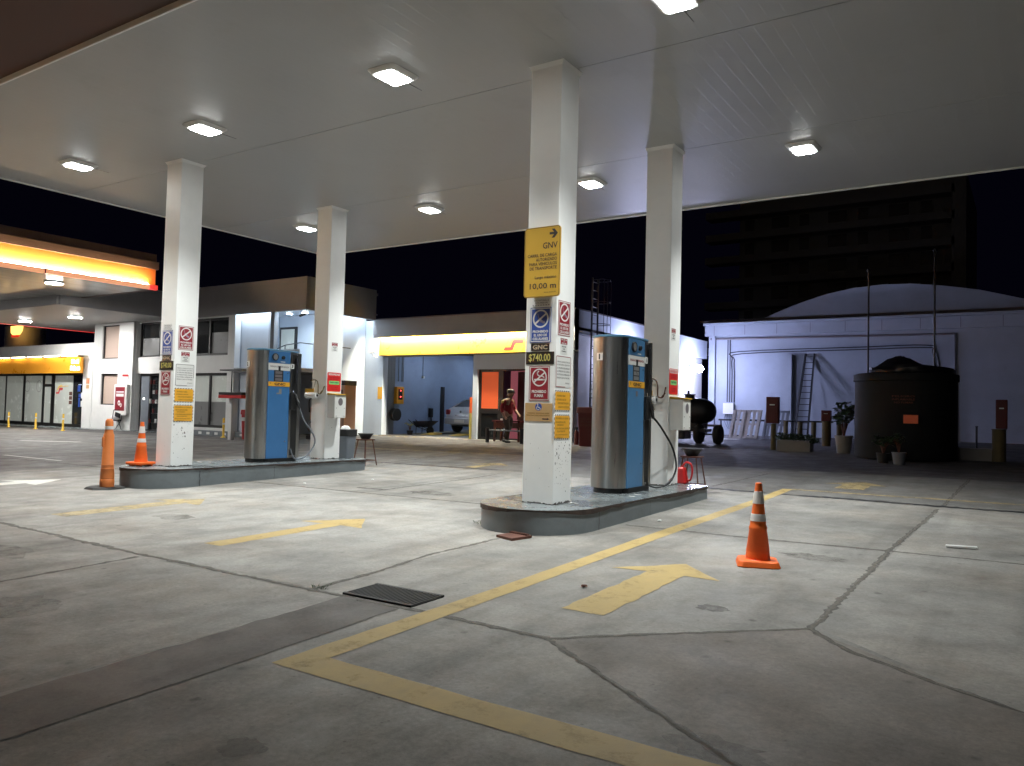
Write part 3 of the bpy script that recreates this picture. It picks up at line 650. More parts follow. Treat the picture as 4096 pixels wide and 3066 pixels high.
def column_signs(px, py, who, full):
    A = Plane('y', py); X = Plane('x', px); e = px + 5.02; o = py - 8.60
    u = lambda v: v + e
    t = base_sign('paper_notice', 'worn white paper notice above the blue sign on the ' + who, 'notice', A, u(-5.385), u(-5.125), 2.955, 3.06, 'paper')
    lines(A, 'lettering', t, 'ink_grey', [('GAS NATURAL A', u(-5.36), u(-5.14), 3.02, 3.04), ('ALTA PRESION', u(-5.35), u(-5.16), 2.99, 3.01), ('- - - - - - -', u(-5.38), u(-5.13), 2.965, 2.975)], .0048)
    phone_sign(A, u(-5.41), 2.49, 2.94, 'sign_blue', 'blue phone ban sign on the ' + who)
    t = base_sign('fuel_plate', 'black plate reading GNC on the ' + who, 'sign', A, u(-5.39), u(-5.12), 2.385, 2.475, 'sign_black')
    lines(A, 'lettering', t, 'price_tan', [('GNC', u(-5.365), u(-5.145), 2.40, 2.46)], .005, .03)
    t = base_sign('price_plate', 'black price plate reading $740.00 on the ' + who, 'sign', A, u(-5.465), u(-5.045), 2.21, 2.37, 'sign_black')
    lines(A, 'lettering', t, 'price_yellow', [('$740.00', u(-5.42), u(-5.10), 2.235, 2.345)], .005, .012)
    smoke_sign(A, u(-5.41), 1.745, 2.19, 'maroon smoking ban sign on the ' + who)
    y = lambda v: v + o + (.03 if not full else 0)
    phone_sign(X, y(8.635), 2.585, 3.03, 'sign_red', 'maroon phone ban sign on the side of the ' + who)
    small_notice(X, y(8.70), 2.555, who)
    t = base_sign('driver_notice', 'white framed notice to drivers on the side of the ' + who, 'notice', X, y(8.60), y(8.985), 1.92, 2.325, 'sign_white', .02)
    mb = MB(); a, b, c, d = y(8.605), y(8.98), 1.925, 2.32
    slab(mb, X, a + .02, b - .02, d - .008, d, .003, .005); slab(mb, X, a, a + .008, c + .02, d - .02, .003, .005); slab(mb, X, a + .02, a + .24, c, c + .008, .003, .005); slab(mb, X, b - .008, b, c + .15, d - .02, .003, .005)
    for (cu, cv, q) in ((a + .02, d - .02, 90), (b - .02, d - .02, 0), (a + .02, c + .02, 180)):
        p = [(cu + .02 * math.cos(math.radians(q + k * 15)), cv + .02 * math.sin(math.radians(q + k * 15))) for k in range(7)] + [(cu + .012 * math.cos(math.radians(q + k * 15)), cv + .012 * math.sin(math.radians(q + k * 15))) for k in range(6, -1, -1)]
        shape(mb, X, p, .004, .005)
    bldflat(mb, 'border', 'sign_red' if full else 'ink_grey', t)
    L_ = ['SEÑOR CONDUCTOR SE', 'LE RECUERDA QUE POR', 'SU PROPIA SEGURIDAD', 'LA PRESION DE CARGA', 'NO PODRA SUPERAR EN', 'NINGUN CASO LOS 200 BAR']
    lines(X, 'lettering', t, 'ink_grey', [(s, y(8.63), y(8.95), 2.238 - i * .041, 2.260 - i * .041) for i, s in enumerate(L_)] + [('ENARGAS', y(8.85), y(8.95), 1.97, 1.988)], .0048, .02)
    hazard(X, y(8.585), y(8.995), 1.615, 1.885, [('PROHIBIDO FUMAR', .06, .27, .25), ('• DETENER EL MOTOR', .04, .29, .43), ('DESCONECTE RADIO Y', .08, .38, .6), ('APARATOS ELECTRICOS', .09, .38, .78)], 'upper orange hazard notice with four lines on the ' + who)
    hazard(X, y(8.585), y(8.995), 1.255, 1.58, [('PROHIBIDA LA CARGA', .04, .36, .15), ('• EN AUSENCIA DEL', .03, .29, .30), ('ENCARGADO', .08, .24, .41), ('• CON PERSONAS DENTRO', .03, .38, .55), ('DEL AUTOMOTOR', .08, .28, .66), ('• EN LA PARTE BAJA DE SU', .03, .35, .80), ('VEHICULO', .08, .22, .9)], 'lower orange hazard notice with bullet list on the ' + who)
    if full:
        P = Plane('y', py - .06); t = base_sign('lane_sign', 'large yellow gas lane sign with black arrow high on the nearest column', 'sign', P, -5.475, -4.945, 3.06, 3.96, 'sign_yellow', .045, .02)
        mb = MB(); frame(mb, P, -5.47, -4.95, 3.065, 3.955, .006, .0206, .0206, .04); bldflat(mb, 'border', 'ink', t)
        mb = MB(); s = .001 ; cx, cz = -5.045, 3.865
        shape(mb, P, [(cx - .06, cz - .016), (cx + .005, cz - .016), (cx - .03, cz - .06), (cx + .012, cz - .06), (cx + .06, cz - .003), (cx + .012, cz + .055), (cx - .03, cz + .055), (cx + .005, cz + .014), (cx - .06, cz + .014)], .02, .021); bldflat(mb, 'arrow', 'ink', t)
        lines(P, 'lettering', t, 'ink', [('GNV', -5.20, -4.985, 3.675, 3.755), ('CARRIL DE CARGA', -5.425, -4.99, 3.575, 3.615), ('AUTORIZADO', -5.30, -4.99, 3.52, 3.56), ('PARA VEHICULOS', -5.40, -4.99, 3.465, 3.505), ('DE TRANSPORTE', -5.39, -4.99, 3.41, 3.45), ('Largo máximo', -5.31, -4.995, 3.285, 3.33), ('10,00 m', -5.385, -4.995, 3.155, 3.24), ('Norma técnica 415', -5.17, -4.995, 3.112, 3.126)], .0212, .012)
        mb = MB()
        for yy in (3.2, 3.8): mb.box(-5.45, -5.0, py - .058, py - .002, yy, yy + .03)
        mb.build('bracket', 'dark_steel', t)
        t = base_sign('access_sign', 'tan wheelchair priority sign with arrow, lowest on the nearest column', 'sign', A, -5.46, -5.055, 1.485, 1.715, 'sign_tan')
        mb = MB(); n = 20; shape(mb, A, [(-5.258 + .05 * math.cos(2 * PI * k / n), 1.665 + .047 * math.sin(2 * PI * k / n)) for k in range(n)], .004, .005); bldflat(mb, 'disc', 'sign_blue', t)
        mb = MB(); thick(mb, A, [(-5.268, 1.70), (-5.268, 1.675), (-5.263, 1.66), (-5.24, 1.66), (-5.23, 1.64), (-5.222, 1.64)], .009, .0058); thick(mb, A, [(-5.28, 1.67), (-5.287, 1.655), (-5.28, 1.635), (-5.262, 1.628), (-5.245, 1.637)], .008, .0058)
        slab(mb, A, -5.276, -5.262, 1.697, 1.708, .005, .0058); bldflat(mb, 'symbol', 'sign_white', t)
        lines(A, 'lettering', t, 'ink_olive', [('INGRESO VEHICULO CON', -5.42, -5.10, 1.578, 1.594), ('PERSONAS DISCAPACITADAS', -5.44, -5.09, 1.55, 1.566)], .005, .03)
        mb = MB(); shape(mb, A, [(-5.20, 1.508), (-5.13, 1.508), (-5.13, 1.497), (-5.095, 1.515), (-5.13, 1.533), (-5.13, 1.522), (-5.20, 1.522)], .004, .005); bldflat(mb, 'arrow', 'ink', t)
column_signs(-5.02, 8.60, 'nearest column', True)
column_signs(-13.10, 8.63, 'near left column', False)
def rear_col(px, py, dy, who, front):
    X = Plane('x', px)
    small_notice(X, py + dy, 3.05, who)
    u0, u1, v0, v1 = py + .0 + dy - .10, py + dy + .31, 1.95, 2.375
    u0 = max(u0, py + .01)
    t = base_sign('safety_notice', 'red safety notice with green band on the ' + who, 'notice', X, u0, u1, v0, v1, 'sign_red2', .03)
    mb = MB(); slab(mb, X, u0 + .02, u1 - .02, v1 - .075, v1 - .01, .003, .0045, .01); bldflat(mb, 'top_band', 'sign_red2' if front else 'sign_white', t)
    lines(X, 'title', t, 'sign_white' if front else 'sign_red2', [('SEGURIDAD', u0 + .03, u1 - .03, v1 - .065, v1 - .02)], .006, .03)
    mb = MB(); slab(mb, X, u0 + .05, u1 - .05, v0 + .155, v0 + .235, .003, .005); bldflat(mb, 'green_band', 'sign_green', t)
    lines(X, 'lettering', t, 'sign_red', [('NO DESCIENDA', u0 + .08, u1 - .06, v0 + .30, v0 + .32), ('DEL VEHICULO', u0 + .08, u1 - .08, v0 + .265, v0 + .285), ('NO FUMAR', u0 + .1, u1 - .09, v0 + .085, v0 + .105), ('GRACIAS', u0 + .1, u1 - .11, v0 + .045, v0 + .065)], .0058, .02)
    lines(X, 'band_lettering', t, 'ink', [('TARJETA VERDE', u0 + .075, u1 - .075, v0 + .175, v0 + .215)], .0058, .03)
    # towel dispenser box
    a, b = py + .04, py + .38; x0, x1 = px + .005, px + .24
    t = thing('towel_dispenser', 'white paper towel dispenser box on the ' + who, 'dispenser', (px + .12, (a + b) / 2, 1.36))
    mb = MB(); mb.box(x0, x1, a, b, 1.36, 1.87); mb.build('body', 'white_plastic', t, bevel=.012)
    mb = MB(); mb.add([(x0, a - .01, 1.872), (x1 + .02, a - .01, 1.872), (x1 + .02, b + .01, 1.872), (x0, b + .01, 1.872), (x0, a - .01, 1.91), (x1 + .02, a - .01, 1.89), (x1 + .02, b + .01, 1.89), (x0, b + .01, 1.91)], [(0, 3, 2, 1), (4, 5, 6, 7), (0, 1, 5, 4), (1, 2, 6, 5), (2, 3, 7, 6), (3, 0, 4, 7)]); mb.build('lid', 'sign_yellow', t)
    Xf = Plane('x', x1); mb = MB(); n = 20; cy = (a + b) / 2
    shape(mb, Xf, [(cy + .07 * math.cos(2 * PI * k / n), 1.72 + .085 * math.sin(2 * PI * k / n)) for k in range(n)], .0, .003); mb.build('window', 'ink_grey', t)
    mb = MB(); ring(mb, Xf, cy, 1.72, .078, .093, .008, .0035); bldflat(mb, 'window_rim', 'white_plastic', t)
    for uu in (a + .05, b - .05):
        for vv in (1.40, 1.58): mb = MB(); slab(mb, Xf, uu - .007, uu + .007, vv - .007, vv + .007, 0, .004); mb.build('screw', 'dark_steel', t)
    # bent tube hook with paper roll on the front face
    t = thing('hook_bracket', 'bent hook with paper roll on the ' + who, 'bracket', (px - .2, py, 1.9))
    mb = MB(); xx = px; y_ = py - .10
    mb.tube(smooth_path([(xx - .40, y_, 2.18), (xx - .28, y_, 2.20), (xx - .19, y_, 2.17), (xx - .155, y_, 2.08), (xx - .15, y_, 1.93), (xx - .13, y_, 1.89), (xx - .07, y_, 1.89), (xx - .055, y_ + .03, 1.93), (xx - .05, py - .012, 2.06)], 4), .011, 8)
    mb.tube([(xx - .24, y_, 2.19), (xx - .30, y_, 1.97)], .006, 6); mb.tube([(xx - .08, y_, 1.90), (xx - .02, y_, 1.96)], .010, 6); mb.build('hook', 'rust' if not front else 'brown', t, smooth=True)
    mb = MB(); mb.cyl((xx - .52, y_, 1.85), (xx - .175, y_, 1.85), .065, n=18); mb.build('paper_roll', 'paper', t, smooth=True)
    mb = MB(); mb.cyl((xx - .174, y_, 1.85), (xx - .169, y_, 1.85), .028, n=14); mb.build('roll_core', 'black', t)
    mb = MB(); mb.box(xx - .5, xx - .22, y_ - .06, y_ - .05, 1.92, 2.0); mb.build('holder_strip', 'sign_yellow', t)
rear_col(-5.00, 12.27, .07, 'column behind the pump numbered 1', False)
rear_col(-13.11, 12.38, .12, 'column behind the pump numbered 2 and 3', True)
# ---------------------------------------------------------------- pumps
def pump(xc, yb, first, label):
    """yb = near edge of the blue side panel"""
    t = thing('gas_pump', label, 'gas pump', (xc, yb + .4, HI))
    BL = 'blue_bright' if first else 'blue'; hw = .28; y0, y1 = yb - .24, yb + .92; ye0, ye1 = yb, yb + .56; zb, zt = HI + .075, 2.73
    nose = []
    n = 14
    for k in range(n + 1): a = PI + PI * k / n; nose.append((xc + hw * math.cos(a) * (1 - .0 * k), yb + (yb - y0) * math.sin(a) * .95))
    mb = MB(); pts = [(xc - hw, yb + .3)] + nose + [(xc + hw, yb + .3)]; mb.prism(pts, zb, zt); mb.build('front_casing', 'steel', t, smooth=True)
    tail = [(xc + hw, ye1 - .2)] + [(xc + hw * math.cos(PI * k / n), ye1 + (y1 - ye1) * math.sin(PI * k / n) ** .7) for k in range(n + 1)] + [(xc - hw, ye1 - .2)]
    mb = MB(); mb.prism(tail, zb, zt - .002); mb.build('rear_casing', 'steel', t, smooth=True)
    for s in (1, -1):
        x = xc + s * hw; mb = MB(); mb.box(x - s * .03, x + s * .012, ye0, ye1, zb - .005, 2.33); mb.build('door_panel', BL, t, bevel=.006)
    X = Plane('x', xc + hw); mb = MB(); slab(mb, X, ye0, ye1, 2.48, zt - .004, -.03, .012); mb.build('top_panel', BL, t, bevel=.005)
    mb = MB(); slab(mb, X, ye0, ye1, 2.335, 2.475, -.03, .014); mb.build('label_strip', 'sign_white', t)
    lines(X, 'label_lettering', t, 'sign_red' if first else 'ink_grey', [('PARADA DE EMERGENCIA', ye0 + .04, ye1 - .04, 2.39, 2.425)], .0155, .02)
    mb = MB(); slab(mb, X, ye0 + .14, ye0 + .38, 2.10, 2.335, .0, .0125); slab(mb, X, ye0 + .25, ye0 + .30, 2.33, 2.42, .0, .02); mb.build('display_bezel', 'black', t)
    mb = MB()
    for k in range(3): slab(mb, X, ye0 + .17, ye0 + .35, 2.115 + k * .072, 2.17 + k * .072, .0125, .0155)
    mb.build('display_window', 'ink_grey' if not first else 'grey_film', t)
    mb = MB(); slab(mb, X, ye0, ye1, 2.0, 2.095, .010, .016); mb.build('fuel_plate', 'sign_orange', t)
    lines(X, 'fuel_lettering', t, 'ink', [('GNC', ye0 + .15, ye0 + .44, 2.025, 2.075), ('GAS NATURAL COMPRIMIDO', ye0 + .18, ye0 + .43, 2.008, 2.017)], .0175, .04)
    mb = MB(); ring(mb, X, ye0 + .05, 2.06, .018, .02, .006, .0175, 12); bldflat(mb, 'seal', 'ink', t)
    for gy, gr, gz in ((.15, .075, 2.605), (.36, .038, 2.60)):
        mb = MB(); mb.lathe([(gr, .012), (gr, .04), (gr * .85, .045), (gr * .84, .035)], (xc + hw, ye0 + gy, gz), 20, 'x'); g_ = mb.build('gauge', 'black' if gr < .05 else 'dark_steel', t, smooth=True)
        mb = MB(); nn = 20; shape(mb, Plane('x', xc + hw + .036), [(ye0 + gy + gr * .8 * math.cos(2 * PI * k / nn), gz + gr * .8 * math.sin(2 * PI * k / nn)) for k in range(nn)], 0, .001); mb.build('dial', 'grey_film' if gr > .05 else 'black', g_)
    mb = MB(); slab(mb, X, ye0 + .30, ye0 + .42, 2.505, 2.52, .012, .014); mb.build('small_label', 'paper', t)
    mb = MB(); slab(mb, X, ye0 + .26, ye0 + .32, 1.87, 1.95, .012, .0135) if first else (slab(mb, X, ye0 + .28, ye0 + .35, 1.84, 1.95, .012, .0135), slab(mb, X, ye0 + .22, ye0 + .28, 1.84, 1.87, .012, .0135)); mb.build('sticker', 'ink_grey' if first else 'grey_film', t)
    mb = MB()
    for vv, uu in ((.86, .47), (2.28, .49)): mb.lathe([(.012, .012), (.012, .02), (.004, .022)], (xc + hw, ye0 + uu, vv), 10, 'x')
    mb.build('lock', 'chrome', t, smooth=True)
    mb = MB(); slab(mb, X, ye1 + .02, ye1 + .30, zb + .05, zt - .05, -.06, .002); mb.build('hose_bay', 'black', t)
    mb = MB(); slab(mb, X, ye1 + .005, ye1 + .055, zb + .0, zt - .01, -.03, .01); slab(mb, X, ye1 + .22, ye1 + .30, zb, zt - .01, -.03, .008); mb.build('bay_trim', 'steel', t)
    mb = MB(); slab(mb, X, ye1 + .01, ye1 + .105, 2.385, 2.485, .010, .0135, .008); q = mb.build('number_plate', 'sign_white', t)
    lines(X, 'number', q, 'ink', [('1' if first else '3', ye1 + .025, ye1 + .09, 2.40, 2.47)], .0145, .05, 'c')
    # nose number plate follows the curve: flat plate on the left of the nose
    class Nose:
        def p(s, u, v, d=0.):
            cu_ = max(-1, min(1, (u - xc) / hw)); sn = math.sqrt(1 - cu_ * cu_); ry = (yb - y0) * .95; nx_, ny_ = cu_ / hw, -sn / ry; l = math.hypot(nx_, ny_)
            return (u + nx_ / l * d, yb - ry * sn + ny_ / l * d, v)
    PY = Nose(); cu = xc - .075; mb = MB(); n8 = 8
    for k in range(n8):
        ua, ub = cu - .05 + .1 * k / n8, cu - .05 + .1 * (k + 1) / n8
        mb.add([PY.p(ua, 2.385, .012), PY.p(ub, 2.385, .012), PY.p(ub, 2.495, .012), PY.p(ua, 2.495, .012)], [(0, 1, 2, 3)])
    for ua in (cu - .05, cu + .05): mb.add([PY.p(ua, 2.385, .0), PY.p(ua, 2.385, .012), PY.p(ua, 2.495, .012), PY.p(ua, 2.495, .0)], [(0, 1, 2, 3)])
    q = mb.build('number_plate', 'sign_white', t)
    lines(PY, 'number', q, 'ink', [('1' if first else '2', cu - .035, cu + .035, 2.40, 2.48)], .0145, .06, 'c')
    mb = MB(); pl_ = [(xc - hw - .01, yb + .3)] + [(p[0] + (p[0] - xc) * .03, p[1] - .008) for p in nose] + [(xc + hw + .01, yb + .3)]
    cap = [(xc + (hw + .012) * math.cos(PI + PI * k / n), yb + (yb - y0 + .01) * math.sin(PI + PI * k / n) * .95) for k in range(n + 1)] + [(xc + (hw + .012) * math.cos(PI * k / n), ye1 + (y1 - ye1 + .012) * math.sin(PI * k / n) ** .7) for k in range(n + 1)]
    mb.prism(cap, zt, zt + .035); mb.build('top_cap', 'blue_cap', t, bevel=.008)
    mb = MB(); base = [(xc + (hw - .05) * math.cos(PI + PI * k / n), yb + (yb - y0 - .03) * math.sin(PI + PI * k / n)) for k in range(n + 1)] + [(xc + (hw + .02), yb + .05), (xc + hw + .03, ye1 + .2), (xc + hw - .06, y1 - .05), (xc - hw + .06, y1 - .05)]
    mb.prism(base, HI + .001, zb + .0); mb.build('plinth', 'black', t)
    # door latches on the left of the nose
    mb = MB()
    for zz in (1.82, 1.95): mb.tube([(xc - hw * .96, yb - .03, zz), (xc - hw * .96 - .03, yb - .05, zz + .03), (xc - hw * .9 - .03, yb - .07, zz + .09)], .006, 6)
    mb.build('latch', 'chrome', t, smooth=True)
    # nozzle, valve and hose on the right side
    x = xc + hw
    nz = mb = MB(); mb.tube([(x + .03, ye1 + .10, 1.86), (x + .05, ye1 + .14, 1.80), (x + .06, ye1 + .20, 1.66), (x + .06, ye1 + .25, 1.55)], [.03, .034, .030, .022], 10); nz_o = mb.build('nozzle', 'dark_steel', t, smooth=True)
    mb = MB(); mb.tube([(x + .085, ye1 + .12, 1.83), (x + .10, ye1 + .2, 1.68)], .008, 8); mb.tube([(x + .03, ye1 + .10, 1.88), (x + .03, ye1 + .08, 1.93)], .014, 8); mb.build('nozzle_lever', 'chrome', nz_o, smooth=True)
    mb = MB(); mb.box(x + .004, x + .05, ye1 + .02, ye1 + .16, 1.52, 1.88); mb.build('nozzle_holder', 'black', t, bevel=.01)
    mb = MB(); mb.tube([(x + .02, ye1 + .16, 2.62), (x + .03, ye1 + .16, 2.5)], .02, 8); mb.tube([(x + .03, ye1 + .16, 2.5), (x + .03, ye1 + .16, 2.22)], .012, 8); mb.tube([(x + .03, ye1 + .16, 2.22), (x + .03, ye1 + .16, 2.08)], .017, 8); mb.build('valve', 'dark_steel', t, smooth=True)
    if first:
        pts = [(x + .06, ye1 + .25, 1.56), (x + .09, ye1 + .40, 1.46), (x + .12, ye1 + .60, 1.30), (x + .14, ye1 + .79, 1.14), (x + .15, ye1 + .91, 1.0), (x + .15, ye1 + .99, .86), (x + .15, ye1 + 1.0, .74), (x + .14, ye1 + .95, .64), (x + .13, ye1 + .86, .555)]
        mb = MB(); mb.tube(smooth_path(pts), .016, 8); mb.build('hose', 'rubber', t, smooth=True)
        mb = MB(); mb.tube([(x + .13, ye1 + .88, .58), (x + .12, ye1 + .78, .52), (x + .10, ye1 + .62, .475)], [.02, .022, .012], 8); mb.tube([(x + .10, ye1 + .62, .47), (x + .06, ye1 + .4, .462), (x + .02, ye1 + .25, .50)], .012, 8); mb.build('hose_sleeve', 'dark_steel', t, smooth=True)
    else:
        pts = [(x + .06, ye1 + .25, 1.56), (x + .08, ye1 + .36, 1.30), (x + .12, ye1 + .50, 1.12), (x + .15, ye1 + .60, .95), (x + .15, ye1 + .62, .82), (x + .14, ye1 + .55, .68), (x + .12, ye1 + .42, .55), (x + .10, ye1 + .25, .49), (x + .06, ye1 + .12, .52), (x + .03, ye1 + .06, .7)]
        mb = MB(); mb.tube(smooth_path(pts), .016, 8); mb.build('hose', 'grey_plastic', t, smooth=True)
    return t
pump(-5.25, 10.63, True, 'steel and blue gas pump numbered 1 on the right island')
pump(-13.33, 10.72, False, 'steel and blue gas pump numbered 2 and 3 on the left island')
# ---------------------------------------------------------------- cones, delineator, stools, can, bin
def cone(x, y, z, h, label, rings=False, rot=0.):
    t = thing('traffic_cone', label, 'traffic cone', (x, y, z)); s = h / .80
    t.rotation_euler = (0, 0, rot)
    mb = MB()
    if not rings: mb.prism([(a * .205 * s, b * .205 * s) for a, b in ((-.78, -1), (.78, -1), (1, -.78), (1, .78), (.78, 1), (-.78, 1), (-1, .78), (-1, -.78))], .0, .055 * s, [(a * .185 * s, b * .185 * s) for a, b in ((-.78, -1), (.78, -1), (1, -.78), (1, .78), (.78, 1), (-.78, 1), (-1, .78), (-1, -.78))])
    else:
        mb.prism(rounded(-.2 * s, .2 * s, -.2 * s, .2 * s, .08 * s, 4), .03, .075)
        for a in range(4): q = a * PI / 2 + .6; mb.cyl((.15 * math.cos(q) * s - .06, .15 * math.sin(q) * s, .032), (.15 * math.cos(q) * s + .06, .15 * math.sin(q) * s, .032), .032, n=10)
    mb.build('base', 'orange', t, local=True, bevel=.008)
    R = lambda z_: .118 - (.118 - .030) * (z_ - .05) / .75
    prof = [(R(.05) + .012, .05), (R(.06), .062)] + [(R(z_) + (.004 if k % 2 else 0), z_) for k, z_ in enumerate((.075, .09, .10, .115, .125, .14))] + [(R(.34), .34), (R(.345) + .004, .352), (R(.36) + .004, .372), (R(.38), .385), (R(.42), .42)]
    prof += [(R(.80), .80), (R(.80) * .8, .803)]
    mb = MB(); mb.lathe([(r * s, z_ * s) for r, z_ in prof], (0, 0, 0), 28); mb.build('body', 'orange', t, local=True, smooth=True)
    for a, b in ((.43, .50), (.60, .72)):
        mb = MB(); mb.lathe([(R(a) * s, a * s), (R(a) * s + .003, a * s + .001), (R(b) * s + .003, b * s - .001), (R(b) * s, b * s)], (0, 0, 0), 28); mb.build('reflective_band', 'reflect', t, local=True, smooth=True)
    return t
cone(-2.26, 7.90, G(-2.26, 7.9), .80, 'orange traffic cone standing alone on the open concrete at right', rot=.35)
cone(-13.62, 8.38, HI, .80, 'orange traffic cone on the left pump island against its column', True, .2)
x, y = -13.75, 8.02 - .35; x, y = -13.55, 7.72
t = thing('delineator_post', 'tall faded orange delineator post on a black base before the left island', 'delineator', (x, y, G(x, y)))
mb = MB(); pts = [(x + .36 * math.cos(PI / 8 + k * PI / 4), y + .36 * math.sin(PI / 8 + k * PI / 4)) for k in range(8)]; mb.prism(pts, G(x, y) - .005, G(x, y) + .03, [(x + (p[0] - x) * .9, y + (p[1] - y) * .9) for p in pts]); mb.build('base', 'rubber', t)
mb = MB(); mb.lathe([(.115, .03), (.118, .10), (.116, .16), (.112, .165), (.112, .175), (.116, .18), (.105, .33), (.108, .335), (.108, .345), (.102, .35), (.100, .40), (.104, .41), (.098, .42), (.086, .93), (.078, .95), (.07, .97), (.066, 1.02), (.066, 1.16), (.058, 1.19), (.04, 1.215)], (x, y, G(x, y)), 24); mb.build('body', 'orange_pale', t, smooth=True)
mb = MB(); mb.lathe([(.067, 1.03), (.0695, 1.031), (.0695, 1.085), (.067, 1.086)], (x, y, G(x, y)), 24); mb.build('reflective_band', 'reflect', t, smooth=True)
mb = MB(); mb.box(x - .02, x + .02, y - .115, y - .08, G(x, y) + .72, G(x, y) + .90); mb.build('grip_slot', 'orange_pale', t, bevel=.012)
def stool(x, y, label, lab2):
    z = G(x, y); t = thing('stand', label, 'stool', (x, y, z)); h = .62
    for i, (a, b) in enumerate(((-1, -1), (1, -1), (1, 1), (-1, 1))):
        mb = MB(); mb.tube([(x + a * .20, y + b * .2, z), (x + a * .12, y + b * .12, z + h)], .013, 6); mb.build('leg', 'rust', t)
    mb = MB(); mb.box(x - .16, x + .16, y - .16, y + .16, z + h - .012, z + h + .015); mb.build('top', 'rust', t, bevel=.006)
    mb = MB()
    for (a, b, c, d) in ((-1, -1, 1, -1), (1, -1, 1, 1), (1, 1, -1, 1), (-1, 1, -1, -1)): mb.bar((x + a * .185, y + b * .185, z + .13), (x + c * .185, y + d * .185, z + .13), .018)
    mb.build('crossbar', 'rust', t)
    q = thing('basin', lab2, 'basin', (x, y, z + h + .016)); mb = MB(); mb.lathe([(.10, 0), (.17, .11), (.185, .12), (.185, .13), (.165, .125), (.095, .02)], (x, y, z + h + .016), 24); mb.build('bowl', 'black', q, smooth=True)
    mb = MB(); mb.lathe([(.188, .118), (.192, .125), (.188, .134), (.180, .128)], (x, y, z + h + .016), 24); mb.build('rim', 'dark_steel', q, smooth=True)
stool(-5.06, 13.55, 'rusty metal stand at the back of the right island', 'black basin on the rusty stand of the right island')
stool(-13.38, 13.95, 'rusty metal stand at the back of the left island', 'black basin on the rusty stand of the left island')
x, y = -5.0, 12.93
t = thing('watering_can', 'red plastic can with round handle behind the right island column', 'can', (x, y, HI))
mb = MB(); mb.prism(rounded(x - .08, x + .10, y - .10, y + .10, .05, 5), HI + .001, HI + .28, rounded(x - .06, x + .05, y - .07, y + .07, .04, 5)); mb.build('body', 'red', t, bevel=.03, seg=3)
mb = MB(); mb.tube(smooth_path([(x + .0, y, HI + .28), (x + .06, y, HI + .36), (x + .15, y, HI + .34), (x + .18, y, HI + .22), (x + .15, y, HI + .08), (x + .08, y, HI + .05)]), .017, 8); mb.build('handle', 'red', t, smooth=True)
x, y = -13.22, 13.12
t = thing('waste_bin', 'grey waste bin lined with a black bag behind the left island column', 'bin', (x, y, HI))
mb = MB(); mb.prism(rounded(x - .15, x + .17, y - .13, y + .13, .04, 4), HI + .001, HI + .62, rounded(x - .2, x + .22, y - .17, y + .17, .05, 4)); mb.build('body', 'grey_plastic', t)
mb = MB(); mb.prism(rounded(x - .205, x + .225, y - .175, y + .175, .05, 4), HI + .5, HI + .66, rounded(x - .21, x + .23, y - .18, y + .18, .05, 4)); mb.build('bag', 'rubber', t, bevel=.015)
mb = MB(); mb.lathe([(.12, .0), (.1, .05), (.05, .08), (.01, .085)], (x, y, HI + .655), 9); mb.build('crumpled_paper', 'paper', t)
# ---------------------------------------------------------------- service bay building (right part of the back row)
gy = 24.2; zf = .50
t = thing('service_building', 'low white service building with open blue bay and glass door', 'building', (-18, gy, zf)); bay = t
mb = MB()
mb.box(-23.38, -22.35, gy, gy + .3, zf - .3, 4.62); mb.box(-23.38, -22.951, gy, gy + .3, 4.621, 5.24)
mb.box(-17.75, -17.53, gy, gy + .35, zf - .3, 3.72)         # pillar
mb.box(-17.53, -13.75, gy, gy + .3, 3.16, 3.72)             # lintel over the door
mb.build('front_wall', 'blue_white', t)
mb = MB(); mb.box(-14.2, -13.4, gy, gy + .3, zf - .3, 3.155); mb.build('corner_wall', 'blue_white', t)
mb = MB(); mb.box(-22.95, -13.38, gy - .02, gy + .3, 4.625, 5.26); mb.box(-22.35, -13.38, gy + .05, gy + .3, 3.721, 4.624); mb.build('upper_wall', 'grey_wall', t)
mb = MB(); mb.box(-22.97, -13.36, gy - .05, gy + 9, 5.262, 5.30); mb.build('roof_edge', 'ink_grey', t)
mb = MB(); mb.box(-22.6, -22.42, gy + .31, 34, zf - .3, 5.2); mb.build('bay_side_wall', 'blue_wall', t)
mb = MB(); mb.box(-22.41, -13.5, 33.5, 33.8, zf - .3, 5.2); mb.box(-17.72, -17.56, gy + .36, 33.5, zf - .3, 5.2); mb.build('bay_back_wall', 'blue_wall', t)
mb = MB(); mb.box(-22.6, -13.4, gy + .31, 34, 4.55, 4.65); mb.build('bay_ceiling', 'grey_film', t)
mb = MB(); mb.box(-22.41, -17.73, gy - .1, 33.5, zf - .15, zf + .012); mb.build('bay_floor', 'slab_dark', t)
mb = MB(); mb.bar((-22.2, gy + 1.5, 4.3), (-22.2, 33, 4.3), .14, .2)
for y in (25.4, 27.8, 30.2): mb.bar((-22.3, y, 4.42), (-17.8, y, 4.42), .1, .22)
mb.build('ceiling_beam', 'dark_steel', t)
mb = MB(); rnd = random.Random(3)
for i, y in enumerate((24.75, 24.95, 25.2, 25.42, 25.5)): mb.tube([(-22.38, y, 4.5), (-22.38, y, 2.75 if i > 1 else 1.4)], .03 if i < 2 else .018, 6)
mb.build('wall_pipe', 'grey_plastic', t)
mb = MB(); mb.box(-22.41, -22.36, 24.52, 24.95, zf, 4.5); mb.build('dark_strip', 'grey_plastic', t)
